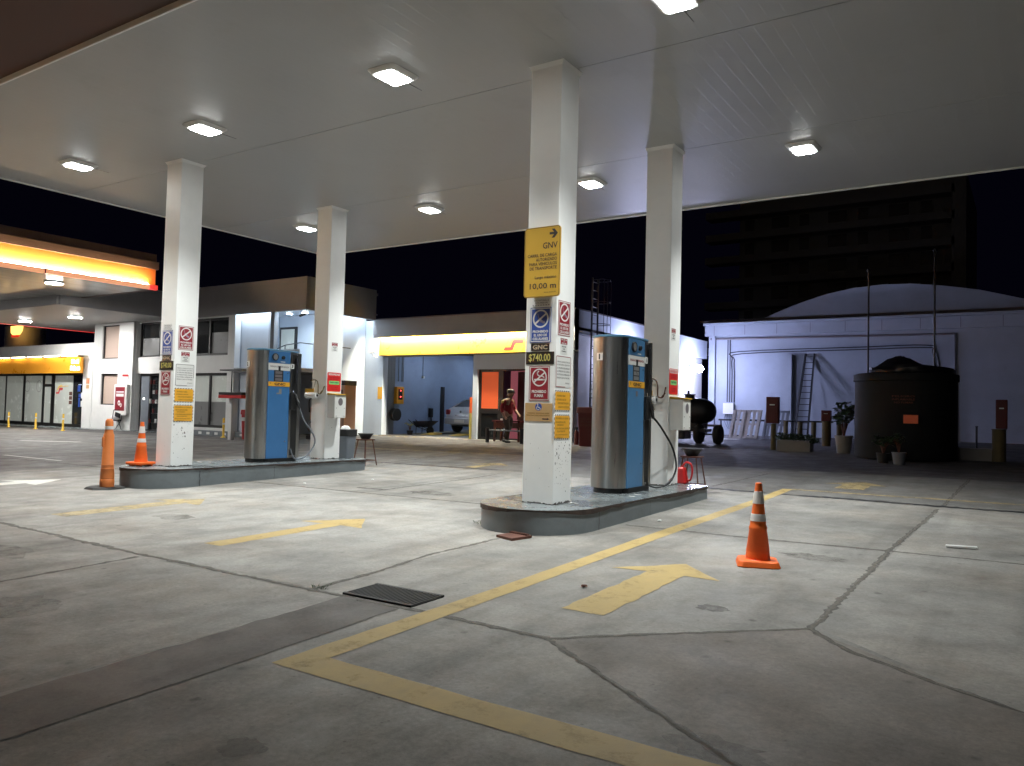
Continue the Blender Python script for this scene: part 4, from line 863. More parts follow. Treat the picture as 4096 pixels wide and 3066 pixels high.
# yellow fascia with strip light
mb = MB(); mb.box(-22.45, -13.55, gy - .16, gy - .02, 3.755, 4.52); mb.build('fascia_board', 'fascia_yellow', t, bevel=.01)
mb = MB(); mb.box(-22.6, -13.5, gy - .34, gy - .02, 4.60, 4.625); mb.box(-22.6, -13.5, gy - .36, gy - .342, 4.47, 4.625); mb.build('lamp_shelf', 'grey_wall', t)  # front lip added to keep strip light off the ground
mb = MB(); mb.box(-22.4, -13.6, gy - .33, gy - .25, 4.57, 4.598); mb.build('strip_light', 'strip_warm', t)
Y = Plane('y', gy - .16)
def curve_logo(pl, o, k, name, t, m, d, out=0.):
    P = [(0, 0), (.05, .11), (.30, .11), (.40, .35), (.48, .40), (.90, .40), (.85, .24), (.55, .24), (.50, .20), (.42, .02), (.38, 0)]
    mb = MB(); shape(mb, pl, [(o[0] + a * k, o[1] + b * k * 1.0) for a, b in P], 0, d); return mb.build(name, m, t)
curve_logo(Y, (-16.27, 3.85), 1.0, 'logo_red', t, 'sign_red2', .006)
mb = MB(); thick(mb, Y, [(-15.9, 4.33), (-16.02, 4.3), (-16.15, 4.02), (-15.99, 4.02), (-15.9, 4.22), (-15.78, 4.30), (-15.4, 4.30)], .012, .004); bldflat(mb, 'logo_outline', 'ink', t)
# glass door and office glazing
mb = MB(); y0, y1 = gy + .10, gy + .16
for a, b, c, d in ((-17.53, -17.41, zf, 3.16), (-16.64, -16.42, zf, 3.16), (-17.41, -16.64, 3.06, 3.16), (-17.41, -16.64, 1.5, 1.69), (-16.42, -14.2, 3.10, 3.16), (-17.41, -16.64, zf, .62), (-16.42, -14.2, zf, .6), (-15.05, -14.95, .6, 3.1)): mb.box(a, b, y0, y1, c, d)
mb.build('door_frame', 'frame_black', t)
mb = MB(); mb.box(-17.41, -16.64, gy + .12, gy + .13, 1.69, 3.06); mb.build('door_curtain', 'orange_glass', t)
mb = MB(); mb.box(-17.41, -16.64, gy + .12, gy + .13, .62, 1.5); mb.build('door_panel', 'glass_dark', t)
mb = MB(); mb.tube([(-16.57, gy + .06, 1.63), (-16.57, gy + .06, 2.05)], .012, 6); mb.build('door_handle', 'chrome', t)
mb = MB(); mb.box(-16.42, -14.2, gy + .6, gy + .62, zf, 3.12); mb.build('office_wall', 'pink', t)
mb = MB()
for k in range(14): mb.tube([(-15.95 + k * .045 + (.3 if k > 8 else 0), gy + .4, .8), (-15.94 + k * .045 + (.3 if k > 8 else 0), gy + .4, 3.08)], .02, 6)
mb.build('curtain', 'blind', t)
mb = MB(); mb.box(-16.42, -14.2, gy + .12, gy + .128, .6, 3.1); gl = mb.build('window_glass', mat('clear glass', (.9, .9, .9), .02), t)
b = gl.data.materials[0].node_tree.nodes['Principled BSDF']; b.inputs['Transmission Weight'].default_value = 1.; b.inputs['IOR'].default_value = 1.15
# things in the bay
t = thing('control_cabinet', 'orange yellow control cabinet with two red lamps on the blue bay wall', 'cabinet', (-22.35, 25.15, 1.9))
mb = MB(); mb.box(-22.41, -22.20, 24.93, 25.37, 1.80, 2.52); mb.build('body', 'sign_orange', t, bevel=.01)
mb = MB(); mb.box(-22.199, -22.193, 25.02, 25.28, 1.98, 2.42); mb.build('front_panel', 'black', t)
for zz in (2.36, 2.10): mb = MB(); mb.cyl((-22.193, 25.15, zz), (-22.18, 25.15, zz), .032, n=12); mb.build('red_lamp', 'red_led', t)
t = thing('hose_reel', 'dark hose reel hanging low on the bay wall under the cabinet', 'hose reel', (-22.3, 24.9, 1.4))
mb = MB(); mb.lathe([(.05, .0), (.26, .02), (.26, .1), (.2, .11), (.2, .2), (.26, .21), (.26, .26), (.05, .27)], (-22.34, 24.85, 1.35), 18, 'x'); mb.build('reel', 'rubber', t, smooth=True)
t = thing('bay_lamp', 'slim ceiling lamp inside the blue service bay', 'light', (-20.9, 26.5, 4.3), 'bay ceiling lamps')
mb = MB(); mb.box(-21.15, -20.65, 26.4, 26.6, 4.36, 4.43); mb.build('housing', 'white_plastic', t); mb = MB(); mb.box(-21.1, -20.7, 26.43, 26.57, 4.35, 4.359); mb.build('lens', 'bay_lamp', t)
dup(t, (-20.9, 30.0, 4.3), 'rear ceiling lamp deep inside the blue service bay', group='bay ceiling lamps')
t = thing('hanging_hose', 'thin cable with white plug hanging on the blue bay wall', 'cable', (-22.35, 26.9, 3.1)); mb = MB(); mb.tube([(-22.36, 26.75, 4.4), (-22.36, 26.77, 3.05)], .012, 6); mb.build('cable', 'black', t); mb = MB(); mb.box(-22.4, -22.3, 26.73, 26.83, 2.96, 3.06); mb.build('plug', 'white_plastic', t)
t = thing('lift_post', 'dark vertical lift post standing by the blue bay wall', 'lift post', (-22.1, 27.9, zf)); mb = MB(); mb.box(-22.17, -22.05, 27.8, 27.95, zf, 2.62); mb.build('post', 'dark_steel', t); mb = MB(); mb.box(-22.3, -21.9, 27.7, 28.05, zf, zf + .05); mb.build('foot_plate', 'dark_steel', t)
t = thing('wall_phone', 'dark hanging tool left of the lift post', 'tool', (-22.3, 27.35, 1.3)); mb = MB(); mb.box(-22.38, -22.25, 27.25, 27.42, 1.25, 1.65); mb.tube([(-22.3, 27.34, 1.25), (-22.28, 27.36, .9), (-22.25, 27.4, .7)], .03, 8); mb.build('body', 'black', t)
t = thing('vehicle_lift', 'low platform lift with yellow ramps under the silver car', 'vehicle lift', (-20.6, 27, zf))
mb = MB(); mb.box(-21.3, -20.75, 26.2, 31, zf + .03, zf + .12); mb.box(-19.9, -19.35, 26.2, 31, zf + .03, zf + .12); mb.build('platform', 'dark_steel', t)
for x0 in (-21.3, -19.9):
    mb = MB(); mb.add([(x0, 25.35, zf + .02), (x0 + .55, 25.35, zf + .02), (x0 + .55, 26.2, zf + .02), (x0, 26.2, zf + .02), (x0, 25.35, zf + .03), (x0 + .55, 25.35, zf + .03), (x0 + .55, 26.2, zf + .13), (x0, 26.2, zf + .13)], [(0, 3, 2, 1), (4, 5, 6, 7), (0, 1, 5, 4), (1, 2, 6, 5), (2, 3, 7, 6), (3, 0, 4, 7)]); mb.build('ramp', 'fascia_yellow', t)
# wheelbarrow
x, y = -21.7, 26.2; t = thing('wheelbarrow', 'dark wheelbarrow parked along the blue bay wall', 'wheelbarrow', (x, y, zf))
mb = MB(); mb.add([(x - .3, y - .25, zf + .35), (x + .15, y - .25, zf + .35), (x + .15, y + .25, zf + .35), (x - .3, y + .25, zf + .35), (x - .42, y - .33, zf + .58), (x + .5, y - .33, zf + .62), (x + .5, y + .33, zf + .62), (x - .42, y + .33, zf + .58)], [(0, 3, 2, 1), (0, 1, 5, 4), (1, 2, 6, 5), (2, 3, 7, 6), (3, 0, 4, 7)]); mb.build('tray', 'dark_steel', t)
mb = MB(); mb.lathe([(.05, -.04), (.17, -.04), (.19, -.02), (.19, .02), (.17, .04), (.05, .04)], (x + .3, y, zf + .19), 16, 'y'); mb.build('wheel', 'rubber', t, smooth=True)
mb = MB()
for s in (-.2, .2): mb.tube([(x + .3, y + s * .4, zf + .19), (x - .3, y + s, zf + .36), (x - .85, y + s * 1.2, zf + .72)], .018, 6)
mb.build('handle', 'dark_steel', t)
mb = MB(); mb.tube([(x - .3, y - .2, zf + .36), (x - .32, y - .2, zf)], .015, 6); mb.tube([(x - .3, y + .2, zf + .36), (x - .32, y + .2, zf)], .015, 6); mb.build('leg', 'dark_steel', t)
def plant(name, x, y, z, h, r, n, label, potr=0., poth=0., potm='pot', leafs=.06, m='leaf', seed=1):
    t = thing(name, label, 'plant', (x, y, z)); rnd = random.Random(seed)
    if potr:
        mb = MB(); mb.lathe([(potr * .72, 0), (potr * .95, poth * .92), (potr, poth * .93), (potr, poth), (potr * .9, poth), (potr * .88, poth - .04), (.01, poth - .04)], (x, y, z), 18); mb.build('pot', potm, t, smooth=True)
    mb = MB(); ml = MB()
    for k in range(n):
        a = rnd.uniform(0, 2 * PI); rr = r * rnd.uniform(.3, 1); hz = h * rnd.uniform(.5, 1.); top = (x + rr * math.cos(a), y + rr * math.sin(a), z + poth + hz); mid = (x + rr * .35 * math.cos(a), y + rr * .35 * math.sin(a), z + poth + hz * .6)
        mb.tube([(x, y, z + poth * .8), mid, top], [.012, .008, .003], 5)
        for j in range(14):
            u = rnd.uniform(.4, 1.); px = mid[0] + (top[0] - mid[0]) * u; py = mid[1] + (top[1] - mid[1]) * u; pz = mid[2] + (top[2] - mid[2]) * u
            b = rnd.uniform(0, 2 * PI); l = leafs * rnd.uniform(.6, 1.6); e = rnd.uniform(-.6, .7)
            d = Vector((math.cos(b), math.sin(b), e)) * l; w = Vector((-math.sin(b), math.cos(b), rnd.uniform(-.4, .4))) * l * .3; p = Vector((px, py, pz))
            ml.add([p, p + d * .5 + w, p + d, p + d * .5 - w], [(0, 1, 2, 3)])
    mb.build('stem', 'rust', t); ml.build('foliage', m, t, fixn=False); return t
plant('bucket_plant', -21.75, 25.3, zf, .35, .22, 7, 'bright yellow green plant in a dark pot by the bay wall', .14, .2, 'rubber', .05, mat('yellow leaf', (.45, .42, .08), .6), 5)
# orange/yellow post at the pillar
t = thing('corner_post', 'orange and yellow guard post against the bay pillar', 'post', (-17.95, gy - .1, zf)); mb = MB(); mb.box(-17.86, -17.77, gy - .02, gy + .08, zf, 1.5); mb.build('lower_post', 'yellow_cloth', t); mb = MB(); mb.box(-17.86, -17.77, gy - .02, gy + .08, 1.5, 2.1); mb.build('upper_post', 'orange', t)
# car (rear towards the viewer)
def car(cx, yr, z):
    t = thing('parked_car', 'silver sedan on the lift in the blue bay, tail towards the yard', 'car', (cx, yr + 2, z))
    W2 = .84
    prof = [(.05, .42), (0, .55), (-.02, .70), (.03, .80), (.10, 1.02), (.18, 1.08), (.55, 1.12), (1.25, 1.15), (3.0, 1.0), (4.1, .88), (4.3, .6), (4.25, .35), (3.9, .25), (.4, .27)]
    st = [(-1, .86, .06), (-.97, .95, .03), (-.8, 1, .0), (0, 1, -.04), (.8, 1, .0), (.97, .95, .03), (1, .86, .06)]
    vs = []; n = len(prof)
    for u, k, dy in st:
        for (py, pz) in prof:
            cy = 2.1; vs.append((cx + u * W2 * (1 - (.06 if pz > .95 else 0)), yr + cy + (py - cy) * (1 - (1 - k) * .12) + (dy if py < cy else -dy), z + .65 + (pz - .65) * k))
    fs = [(j * n + i, j * n + (i + 1) % n, (j + 1) * n + (i + 1) % n, (j + 1) * n + i) for j in range(len(st) - 1) for i in range(n)] + [tuple(range(n)), tuple(range((len(st) - 1) * n, len(st) * n))]
    mb = MB(); mb.add(vs, fs); b = mb.build('body', 'car_silver', t, smooth=True, auto=50, bevel=.02)
    gp = [(.50, 1.10, .78), (1.15, 1.42, .60), (2.2, 1.46, .60), (3.0, 1.02, .76)]
    mb = MB(); vs = [(cx - w, yr + y, z + zz) for y, zz, w in gp] + [(cx + w, yr + y, z + zz) for y, zz, w in gp]; mb.add(vs, [(0, 1, 2, 3), (4, 5, 6, 7), (0, 1, 5, 4), (2, 3, 7, 6)]); mb.build('window', 'glass_dark', t)
    mb = MB(); mb.add([(cx - .62, yr + 1.10, z + 1.415), (cx + .62, yr + 1.10, z + 1.415), (cx + .62, yr + 2.25, z + 1.455), (cx - .62, yr + 2.25, z + 1.455), (cx - .57, yr + 1.15, z + 1.45), (cx + .57, yr + 1.15, z + 1.45), (cx + .57, yr + 2.2, z + 1.49), (cx - .57, yr + 2.2, z + 1.49)], [(0, 3, 2, 1), (4, 5, 6, 7), (0, 1, 5, 4), (1, 2, 6, 5), (2, 3, 7, 6), (3, 0, 4, 7)])
    for s in (-1, 1):
        mb.bar((cx + s * .79, yr + .45, z + 1.09), (cx + s * .605, yr + 1.14, z + 1.43), .06, .05); mb.bar((cx + s * .605, yr + 2.2, z + 1.46), (cx + s * .77, yr + 3.0, z + 1.02), .06, .05); mb.bar((cx + s * .61, yr + 1.7, z + 1.45), (cx + s * .79, yr + 1.6, z + 1.08), .06, .05)
    mb.build('roof', 'car_silver', t, bevel=.02)
    mb = MB(); mb.prism(rounded(cx - .86, cx + .86, yr - .10, yr + .5, .12, 4), z + .36, z + .64); mb.build('bumper', 'car_silver', t, bevel=.04, seg=3)
    for s in (-1, 1):
        mb = MB(); mb.box(cx + s * .80, cx + s * .60, yr - .01, yr + .1, z + .78, z + .99); mb.build('tail_light', 'sign_red', t, bevel=.02)
        for yy in (.75, 3.35):
            mb = MB(); mb.lathe([(.2, -.1), (.3, -.1), (.32, -.07), (.32, .07), (.3, .1), (.2, .1)], (cx + s * .74, yr + yy, z + .32), 24, 'x'); w = mb.build('wheel', 'rubber', t, smooth=True)
            mb = MB(); mb.lathe([(.02, -.09), (.2, -.085), (.2, .085), (.02, .09)], (cx + s * .74, yr + yy, z + .32), 20, 'x'); mb.build('rim', 'chrome', w)
    mb = MB(); mb.box(cx - .26, cx + .26, yr - .115, yr - .105, z + .44, z + .57); mb.build('licence_plate', 'sign_white', t)
    mb = MB(); mb.cyl((cx, yr - .0, z + .9), (cx, yr - .03, z + .9), .05, n=14); mb.box(cx - .3, cx + .3, yr + .0, yr - .025, z + .74, z + .77); mb.build('emblem', 'chrome', t)
    return t
car(-20.32, 26.9, zf + .13)
# floor marks in front of the bay
for k in range(12):
    x = -22.4 + k * .42; sheet('hatched_mark', [(x, 23.65), (x + .22, 23.62), (x + .12, 23.95), (x - .10, 23.98)], 'yellow_worn', .0042)
mb = MB(); mb.box(-22.6, -22.35, gy - .012, gy - .002, 1.98, 2.48); o = mb.build('wall_notice', 'sign_orange'); tag(o, 'small yellow notice on the white wall left of the bay', 'notice')
t = thing('security_camera', 'white bullet security camera on the wall left of the yellow fascia', 'camera', (-22.6, gy, 3.8))
mb = MB(); mb.bar((-22.72, gy - .45, 3.86), (-22.45, gy - .35, 3.94), .09, .09); mb.build('housing', 'white_plastic', t, bevel=.02); mb = MB(); mb.tube([(-22.58, gy - .4, 3.84), (-22.62, gy - .3, 3.74), (-22.66, gy - .02, 3.72)], .02, 6); mb.build('arm', 'white_plastic', t)
t = thing('security_camera', 'small camera with looped cable high on the wall right of the nearest column', 'camera', (-13.6, gy - .1, 4.1))
mb = MB(); mb.bar((-13.75, gy - .25, 4.1), (-13.55, gy - .35, 4.05), .08, .08); mb.build('housing', 'grey_plastic', t, bevel=.02); mb = MB(); mb.tube(smooth_path([(-13.6, gy - .2, 4.1), (-13.45, gy - .1, 3.85), (-13.3, gy - .05, 3.75), (-13.2, gy - .02, 3.8)]), .015, 6); mb.build('cable', 'black', t)
t = thing('security_camera', 'small dark camera under the corner balcony ceiling', 'camera', (-23.3, 20.7, 5.1))
mb = MB(); mb.bar((-23.42, 20.62, 5.05), (-23.18, 20.72, 5.14), .09, .09); mb.build('housing', 'black', t, bevel=.015); mb = MB(); mb.tube([(-23.25, 20.7, 5.14), (-23.2, 20.75, 5.48)], .02, 6); mb.build('arm', 'white_plastic', t)
# bench, table and person in front of the glass door
t = thing('rail_bench', 'low tubular barrier with two thick posts before the glass door', 'barrier', (-15.3, 22.85, .49))
for x in (-16.06, -14.62): mb = MB(); mb.cyl((x, 22.85, .45), (x, 22.85, 1.0), .07, n=14); mb.build('post', 'dark_steel', t, smooth=True)
mb = MB(); mb.tube([(-16.06, 22.85, .93), (-14.62, 22.85, .93)], .025, 8); mb.build('rail', 'grey_plastic', t)
t = thing('table', 'red brown wooden table behind the person', 'table', (-15.7, 23.8, .52))
mb = MB(); mb.box(-16.3, -15.1, 23.45, 24.0, 1.22, 1.27); mb.build('tabletop', 'dark_red', t)
mb = MB(); mb.box(-16.2, -15.2, 23.48, 23.5, 1.0, 1.2); mb.build('apron', 'rust', t)
for a in (-16.22, -15.18):
    for b_ in (23.52, 23.93): mb = MB(); mb.box(a - .03, a + .03, b_ - .03, b_ + .03, .5, 1.22); mb.build('leg', 'rust', t)
o = MB().box(-16.05, -15.75, 23.6, 23.85, 1.275, 1.33).build('folded_cloth', 'paper', bevel=.02); tag(o, 'white folded cloth on the table behind the person', 'cloth')
# ---------------------------------------------------------------- person
def skin(name, J, E, m, parent, sub=2, root=0):
    me = bpy.data.meshes.new(name); me.from_pydata([j[:3] for j in J], E, []); me.materials.append(M[m]); o = bpy.data.objects.new(name, me); C.objects.link(o)
    md = o.modifiers.new('s', 'SKIN'); 
    if not me.skin_vertices: 
        bpy.context.view_layer.objects.active = o
    for i, j in enumerate(J):
        r = j[3]; r = r if isinstance(r, tuple) else (r, r); me.skin_vertices[0].data[i].radius = r; me.skin_vertices[0].data[i].use_root = (i == root)
    md.use_smooth_shade = True
    s = o.modifiers.new('sub', 'SUBSURF'); s.levels = sub; s.render_levels = sub
    if parent: o.parent = parent
    return o
px, py = -15.38, 23.1; pz = G(px, py) + .0
t = thing('person', 'person in cap, red vest and yellow sleeves, walking right and looking down', 'person', (px, py, pz)); t.rotation_euler = (0, 0, math.radians(-8)); t.scale = (1.2, 1.25, 1.04)
# local frame: +x walking direction, z up
J = [(0, 0, .92, .13), (0, 0, 1.10, .13), (.02, 0, 1.30, .15), (.05, 0, 1.44, .09), (.07, 0, 1.50, .052), (.09, 0, 1.56, .06), (.10, 0, 1.63, .095), (.10, 0, 1.70, .09),
     (.02, -.17, 1.41, .065), (-.05, -.22, 1.15, .047), (.05, -.23, .92, .038), (.09, -.22, .86, .034), (.02, .17, 1.41, .065), (.05, .22, 1.15, .047), (.22, .2, .98, .038), (.27, .19, .94, .032),
     (0, -.10, .88, .095), (.10, -.10, .50, .065), (.06, -.10, .12, .042), (0, .10, .88, .095), (-.02, .10, .50, .065), (-.22, .10, .14, .042)]
E_ = [(0, 1), (1, 2), (2, 3), (3, 4), (4, 5), (5, 6), (6, 7), (3, 8), (8, 9), (9, 10), (10, 11), (3, 12), (12, 13), (13, 14), (14, 15), (0, 16), (16, 17), (17, 18), (0, 19), (19, 20), (20, 21)]
k = len(J)
for (bx, by, bz, di) in ((.09, -.22, .86, 1), (.27, .19, .94, 1)):
    base = 11 if by < 0 else 15
    for q in range(4): J += [(bx + .02 + .004 * q, by - .025 + q * .017, bz - .05, .009), (bx + .035 + .003 * q, by - .025 + q * .017, bz - .085 + abs(q - 1.5) * .006, .008)]; E_ += [(base, k), (k, k + 1)]; k += 2
    J += [(bx + .03, by + .04, bz - .02, .010), (bx + .05, by + .045, bz - .05, .009)]; E_ += [(base, k), (k, k + 1)]; k += 2
skin('body', J, E_, 'skin', t)
skin('vest', [(0, 0, .93, (.17, .15)), (0, 0, 1.08, (.16, .15)), (.02, 0, 1.28, (.18, .15)), (.045, 0, 1.41, (.13, .12)), (.055, 0, 1.46, .07)], [(0, 1), (1, 2), (2, 3), (3, 4)], 'red_cloth', t)
for s in (-1, 1):
    A_ = [(.03, s * .13, 1.42, .078), (.01, s * .18, 1.38, .08), (-.03 if s < 0 else .03, s * .215, 1.22, .062), (-.045 if s < 0 else .06, s * .22, 1.14, .055), (.02 if s < 0 else .17, s * .225, .97, .048)]
    skin('sleeve', A_, [(0, 1), (1, 2), (2, 3), (3, 4)], 'red_cloth', t)
    skin('shoulder_panel', [(.015, s * .14, 1.425, .082), (-.005, s * .19, 1.37, .086), (-.02, s * .208, 1.29, .072)], [(0, 1), (1, 2)], 'yellow_cloth', t)
skin('trousers', [(0, 0, .98, (.155, .14)), (0, 0, .88, .14), (0, -.10, .84, .11), (.10, -.10, .50, .085), (.06, -.10, .10, .068), (0, .10, .84, .11), (-.02, .10, .50, .085), (-.21, .10, .16, .068)], [(0, 1), (1, 2), (2, 3), (3, 4), (1, 5), (5, 6), (6, 7)], 'dark_cloth', t, root=1)
for a, b_, c_ in ((.06, -.10, .05), (-.23, .10, .06)):
    skin('shoe', [(a - .05, b_, c_, .05), (a + .05, b_, c_ - .005, .048), (a + .16, b_, c_ - .012, .034)], [(0, 1), (1, 2)], 'black', t)
mb = MB(); mb.lathe([(.112, 0), (.115, .04), (.105, .09), (.07, .125), (.02, .14)], (.09, 0, 1.68), 20); mb.build('cap', 'black', t, local=True, smooth=True)
mb = MB(); mb.prism([(.17, -.08), (.24, -.07), (.27, 0), (.24, .07), (.17, .08)], 1.675, 1.69); mb.build('cap_visor', 'black', t, local=True)
mb = MB(); mb.prism([(-.02, -.09), (.09, -.10), (.09, .10), (-.02, .09)], 1.79, 1.81, [(0, -.06), (.07, -.06), (.07, .06), (0, .06)]); mb.build('cap_crown', 'paper', t, local=True, bevel=.01)
mb = MB(); mb.lathe([(.035, 0), (.045, .03), (.04, .07), (.02, .09)], (-.01, 0, 1.55), 12); mb.build('hair', 'black', t, local=True, smooth=True)
mb = MB(); mb.add([(.185, -.012, 1.60), (.185, .012, 1.60), (.212, 0, 1.605), (.186, 0, 1.65)], [(0, 1, 2), (0, 2, 3), (1, 3, 2), (0, 3, 1)]); mb.build('nose', 'skin', t, local=True)
mb = MB()
for s in (-1, 1): mb.lathe([(.003, 0), (.010, .004), (.003, .008)], (.182, s * .035, 1.635), 8, 'x')
mb.build('eye', 'sign_white', t, local=True)
mb = MB(); mb.box(.178, .188, -.025, .025, 1.572, 1.580); mb.build('mouth', 'dark_red', t, local=True)
# ---------------------------------------------------------------- store row (left part of the back row)
sy = 20.4
t = thing('office_building', 'two storey white station building with dark windows and corner balcony', 'building', (-30, sy, .3))
mb = MB(); Zb, Zt = 0., 6.5
def wall_with(mb, x0, x1, z0, z1, y0, y1, holes):
    xs_ = sorted({x0, x1, *[h[0] for h in holes], *[h[1] for h in holes]}); 
    for a, b in zip(xs_[:-1], xs_[1:]):
        zs = [(h[2], h[3]) for h in holes if h[0] <= a + 1e-6 and h[1] >= b - 1e-6]; zs.sort(); c = z0
        for u, v in zs:
            if u > c + 1e-4: mb.box(a, b, y0, y1, c, u)
            c = v
        if c < z1 - 1e-4: mb.box(a, b, y0, y1, c, z1)
W1 = [(-36.7, -35.15, 1.45, 2.9), (-36.7, -35.15, 3.6, 5.17)]
W2 = [(-33.88, -31.2, .3, 2.9), (-33.88, -31.2, 3.64, 5.2), (-30.6, -27.52, 3.63, 5.2), (-30.6, -27.52, .62, 2.9)]
wall_with(mb, -37.4, -33.9, 0, 5.25, sy, sy + .3, W1); mb.build('front_wall', 'white_wall', t); mb = MB(); wall_with(mb, -33.9, -27.1, 0, 5.25, sy + .12, sy + .4, W2)
mb.build('front_wall', 'white_wall', t)
mb = MB(); mb.box(-35.1, -33.92, sy - .12, sy - .001, 0, 5.24); mb.build('pilaster', 'white_wall', t, bevel=.005)
mb = MB(); mb.box(-31.0, -22.8, sy - .02, sy + .12, 5.25, 6.5); mb.box(-22.92, -22.78, sy + .121, 24.15, 5.25, 6.5); mb.box(-31.0, -22.93, sy + .121, 24.4, 6.3, 6.4); mb.build('parapet', 'grey_wall', t)
mb = MB(); mb.box(-27.5, -25.3, sy + .45, sy + .6, .5, 5.45); mb.build('screen_wall', 'blue_white', t)
mb = MB(); mb.box(-27.45, -22.95, sy + .15, sy + .25, 5.46, 5.48); mb.box(-23.05, -22.94, sy + .5, 24.0, 5.46, 5.48); mb.build('concealed_strip', 'soft_white', t)  # unseen strip assumed behind the parapet to light the blue walls
mb = MB(); mb.box(-27.24, -27.22, sy + .444, sy + .449, 1., 5.4); mb.box(-25.42, -25.41, sy + .444, sy + .449, 1., 5.4); mb.build('panel_joint', 'ink_grey', t)
mb = MB(); mb.box(-24.8, -24.58, sy, sy + .2, .3, 5.249); mb.build('balcony_post', 'grey_plastic', t)
mb = MB(); mb.box(-27.6, -22.93, sy + .121, 24.4, 5.49, 5.53); mb.build('balcony_ceiling', 'blue_white', t)
mb = MB(); mb.box(-27.6, -23.4, 23.1, 23.25, .3, 5.48); mb.box(-23.5, -23.38, 22.9, 24.19, .3, 5.48); mb.box(-27.62, -27.51, sy + .41, 23.09, .3, 5.48); mb.box(-24.57, -23.4, sy + .16, sy + .28, 3.08, 3.78); mb.build('balcony_wall', 'blue_white', t)
mb = MB(); mb.box(-27.49, -23.39, sy + .13, 23.09, 2.92, 3.075); mb.build('balcony_slab', 'grey_wall', t)
mb = MB(); mb.box(-27.35, -26.3, 23.02, 23.09, 3.08, 5.0); mb.build('balcony_door', 'frame_black', t); mb = MB(); mb.box(-27.25, -26.42, 23.005, 23.019, 3.15, 4.9); mb.build('door_glass', 'frost', t)
mb = MB(); mb.tube([(-24.6, sy + .2, 3.82), (-24.15, sy + .2, 3.95), (-23.3, sy + .2, 4.02), (-22.95, sy + .4, 3.98), (-22.95, 22.9, 3.98)], .02, 6); mb.tube([(-24.15, sy + .2, 3.95), (-24.15, sy + .2, 3.7)], .018, 6); mb.build('railing', 'dark_steel', t)
for x in (-24.95, -24.05):
    mb = MB(); mb.cyl((x, 21.45, 5.489), (x, 21.45, 5.30), .13, n=18); q = mb.build('ceiling_lamp', 'white_plastic', t); mb = MB(); mb.cyl((x, 21.45, 5.299), (x, 21.45, 5.294), .11, n=18); mb.build('lens', 'lens_blue', q)
def window(x0, x1, z0, z1, y, fill, mull=(), name='window', trans=None, fw_=.07):
    mb = MB(); mb.box(x0, x1, y, y + .06, z0, z0 + fw_); mb.box(x0, x1, y, y + .06, z1 - fw_, z1)
    for a in (x0, x1 - fw_) + tuple(m_ - fw_ / 2 for m_ in mull): mb.box(a, a + fw_, y, y + .06, z0 + fw_, z1 - fw_)
    w = mb.build(name, 'frame_black', t)
    for a, b, c, d, m in fill: q = MB().box(a, b, y + .07, y + .08, c, d).build('pane', m, w)
    return w
window(-36.7, -35.15, 3.6, 5.17, sy + .06, [(-36.66, -35.18, 3.62, 5.15, 'blind')], fw_=.05)
window(-36.7, -35.15, 1.45, 2.9, sy + .06, [(-36.66, -35.18, 1.46, 2.88, 'blind')], fw_=.05)
window(-33.88, -31.2, 3.64, 5.2, sy + .2, [(-33.8, -31.3, 3.66, 4.5, 'grey_film'), (-33.8, -31.3, 4.5, 5.18, 'glass_dark')], (-32.4,))
window(-30.6, -27.52, 3.63, 5.2, sy + .2, [(-30.55, -28.8, 3.65, 5.18, 'glass_dark'), (-28.8, -27.55, 3.65, 4.6, 'grey_film'), (-28.8, -27.55, 4.6, 5.18, 'glass_dark')], (-28.85,), fw_=.10)
window(-30.6, -27.52, .62, 2.9, sy + .2, [(-30.55, -28.75, 1.7, 2.85, 'frost'), (-28.7, -27.55, 1.7, 2.85, 'frost'), (-30.55, -28.75, .65, 1.7, 'grey_film'), (-28.7, -27.55, .65, 1.7, 'grey_film')], (-28.72,), fw_=.11)
window(-33.88, -31.2, .3, 2.9, sy + .25, [(-33.1, -31.25, .35, 2.85, 'glass_dark')], (-33.1,), fw_=.10)
mb = MB(); mb.box(-33.78, -33.18, sy + .26, sy + .33, .35, 2.8); mb.build('door_leaf', 'grey_plastic', t); mb = MB(); mb.box(-33.6, -33.48, sy + .25, sy + .259, 1.72, 1.82); mb.build('door_label', 'white_sign', t)
mb = MB(); rnd = random.Random(9)
for r_ in range(5):
    zz = .7 + r_ * .43; mb.box(-33.0, -31.3, sy + .30, sy + .318, zz - .02, zz)
mb.build('shelf', 'dark_steel', t)
for r_ in range(5):
    for k in range(7):
        xx = -32.9 + k * .23
        if rnd.random() < .7: MB().cyl((xx, sy + .18, .7 + r_ * .43), (xx, sy + .18, .7 + r_ * .43 + rnd.uniform(.14, .22)), .045, n=8).build('bottle', 'dark_red' if rnd.random() < .6 else 'white_plastic', t)
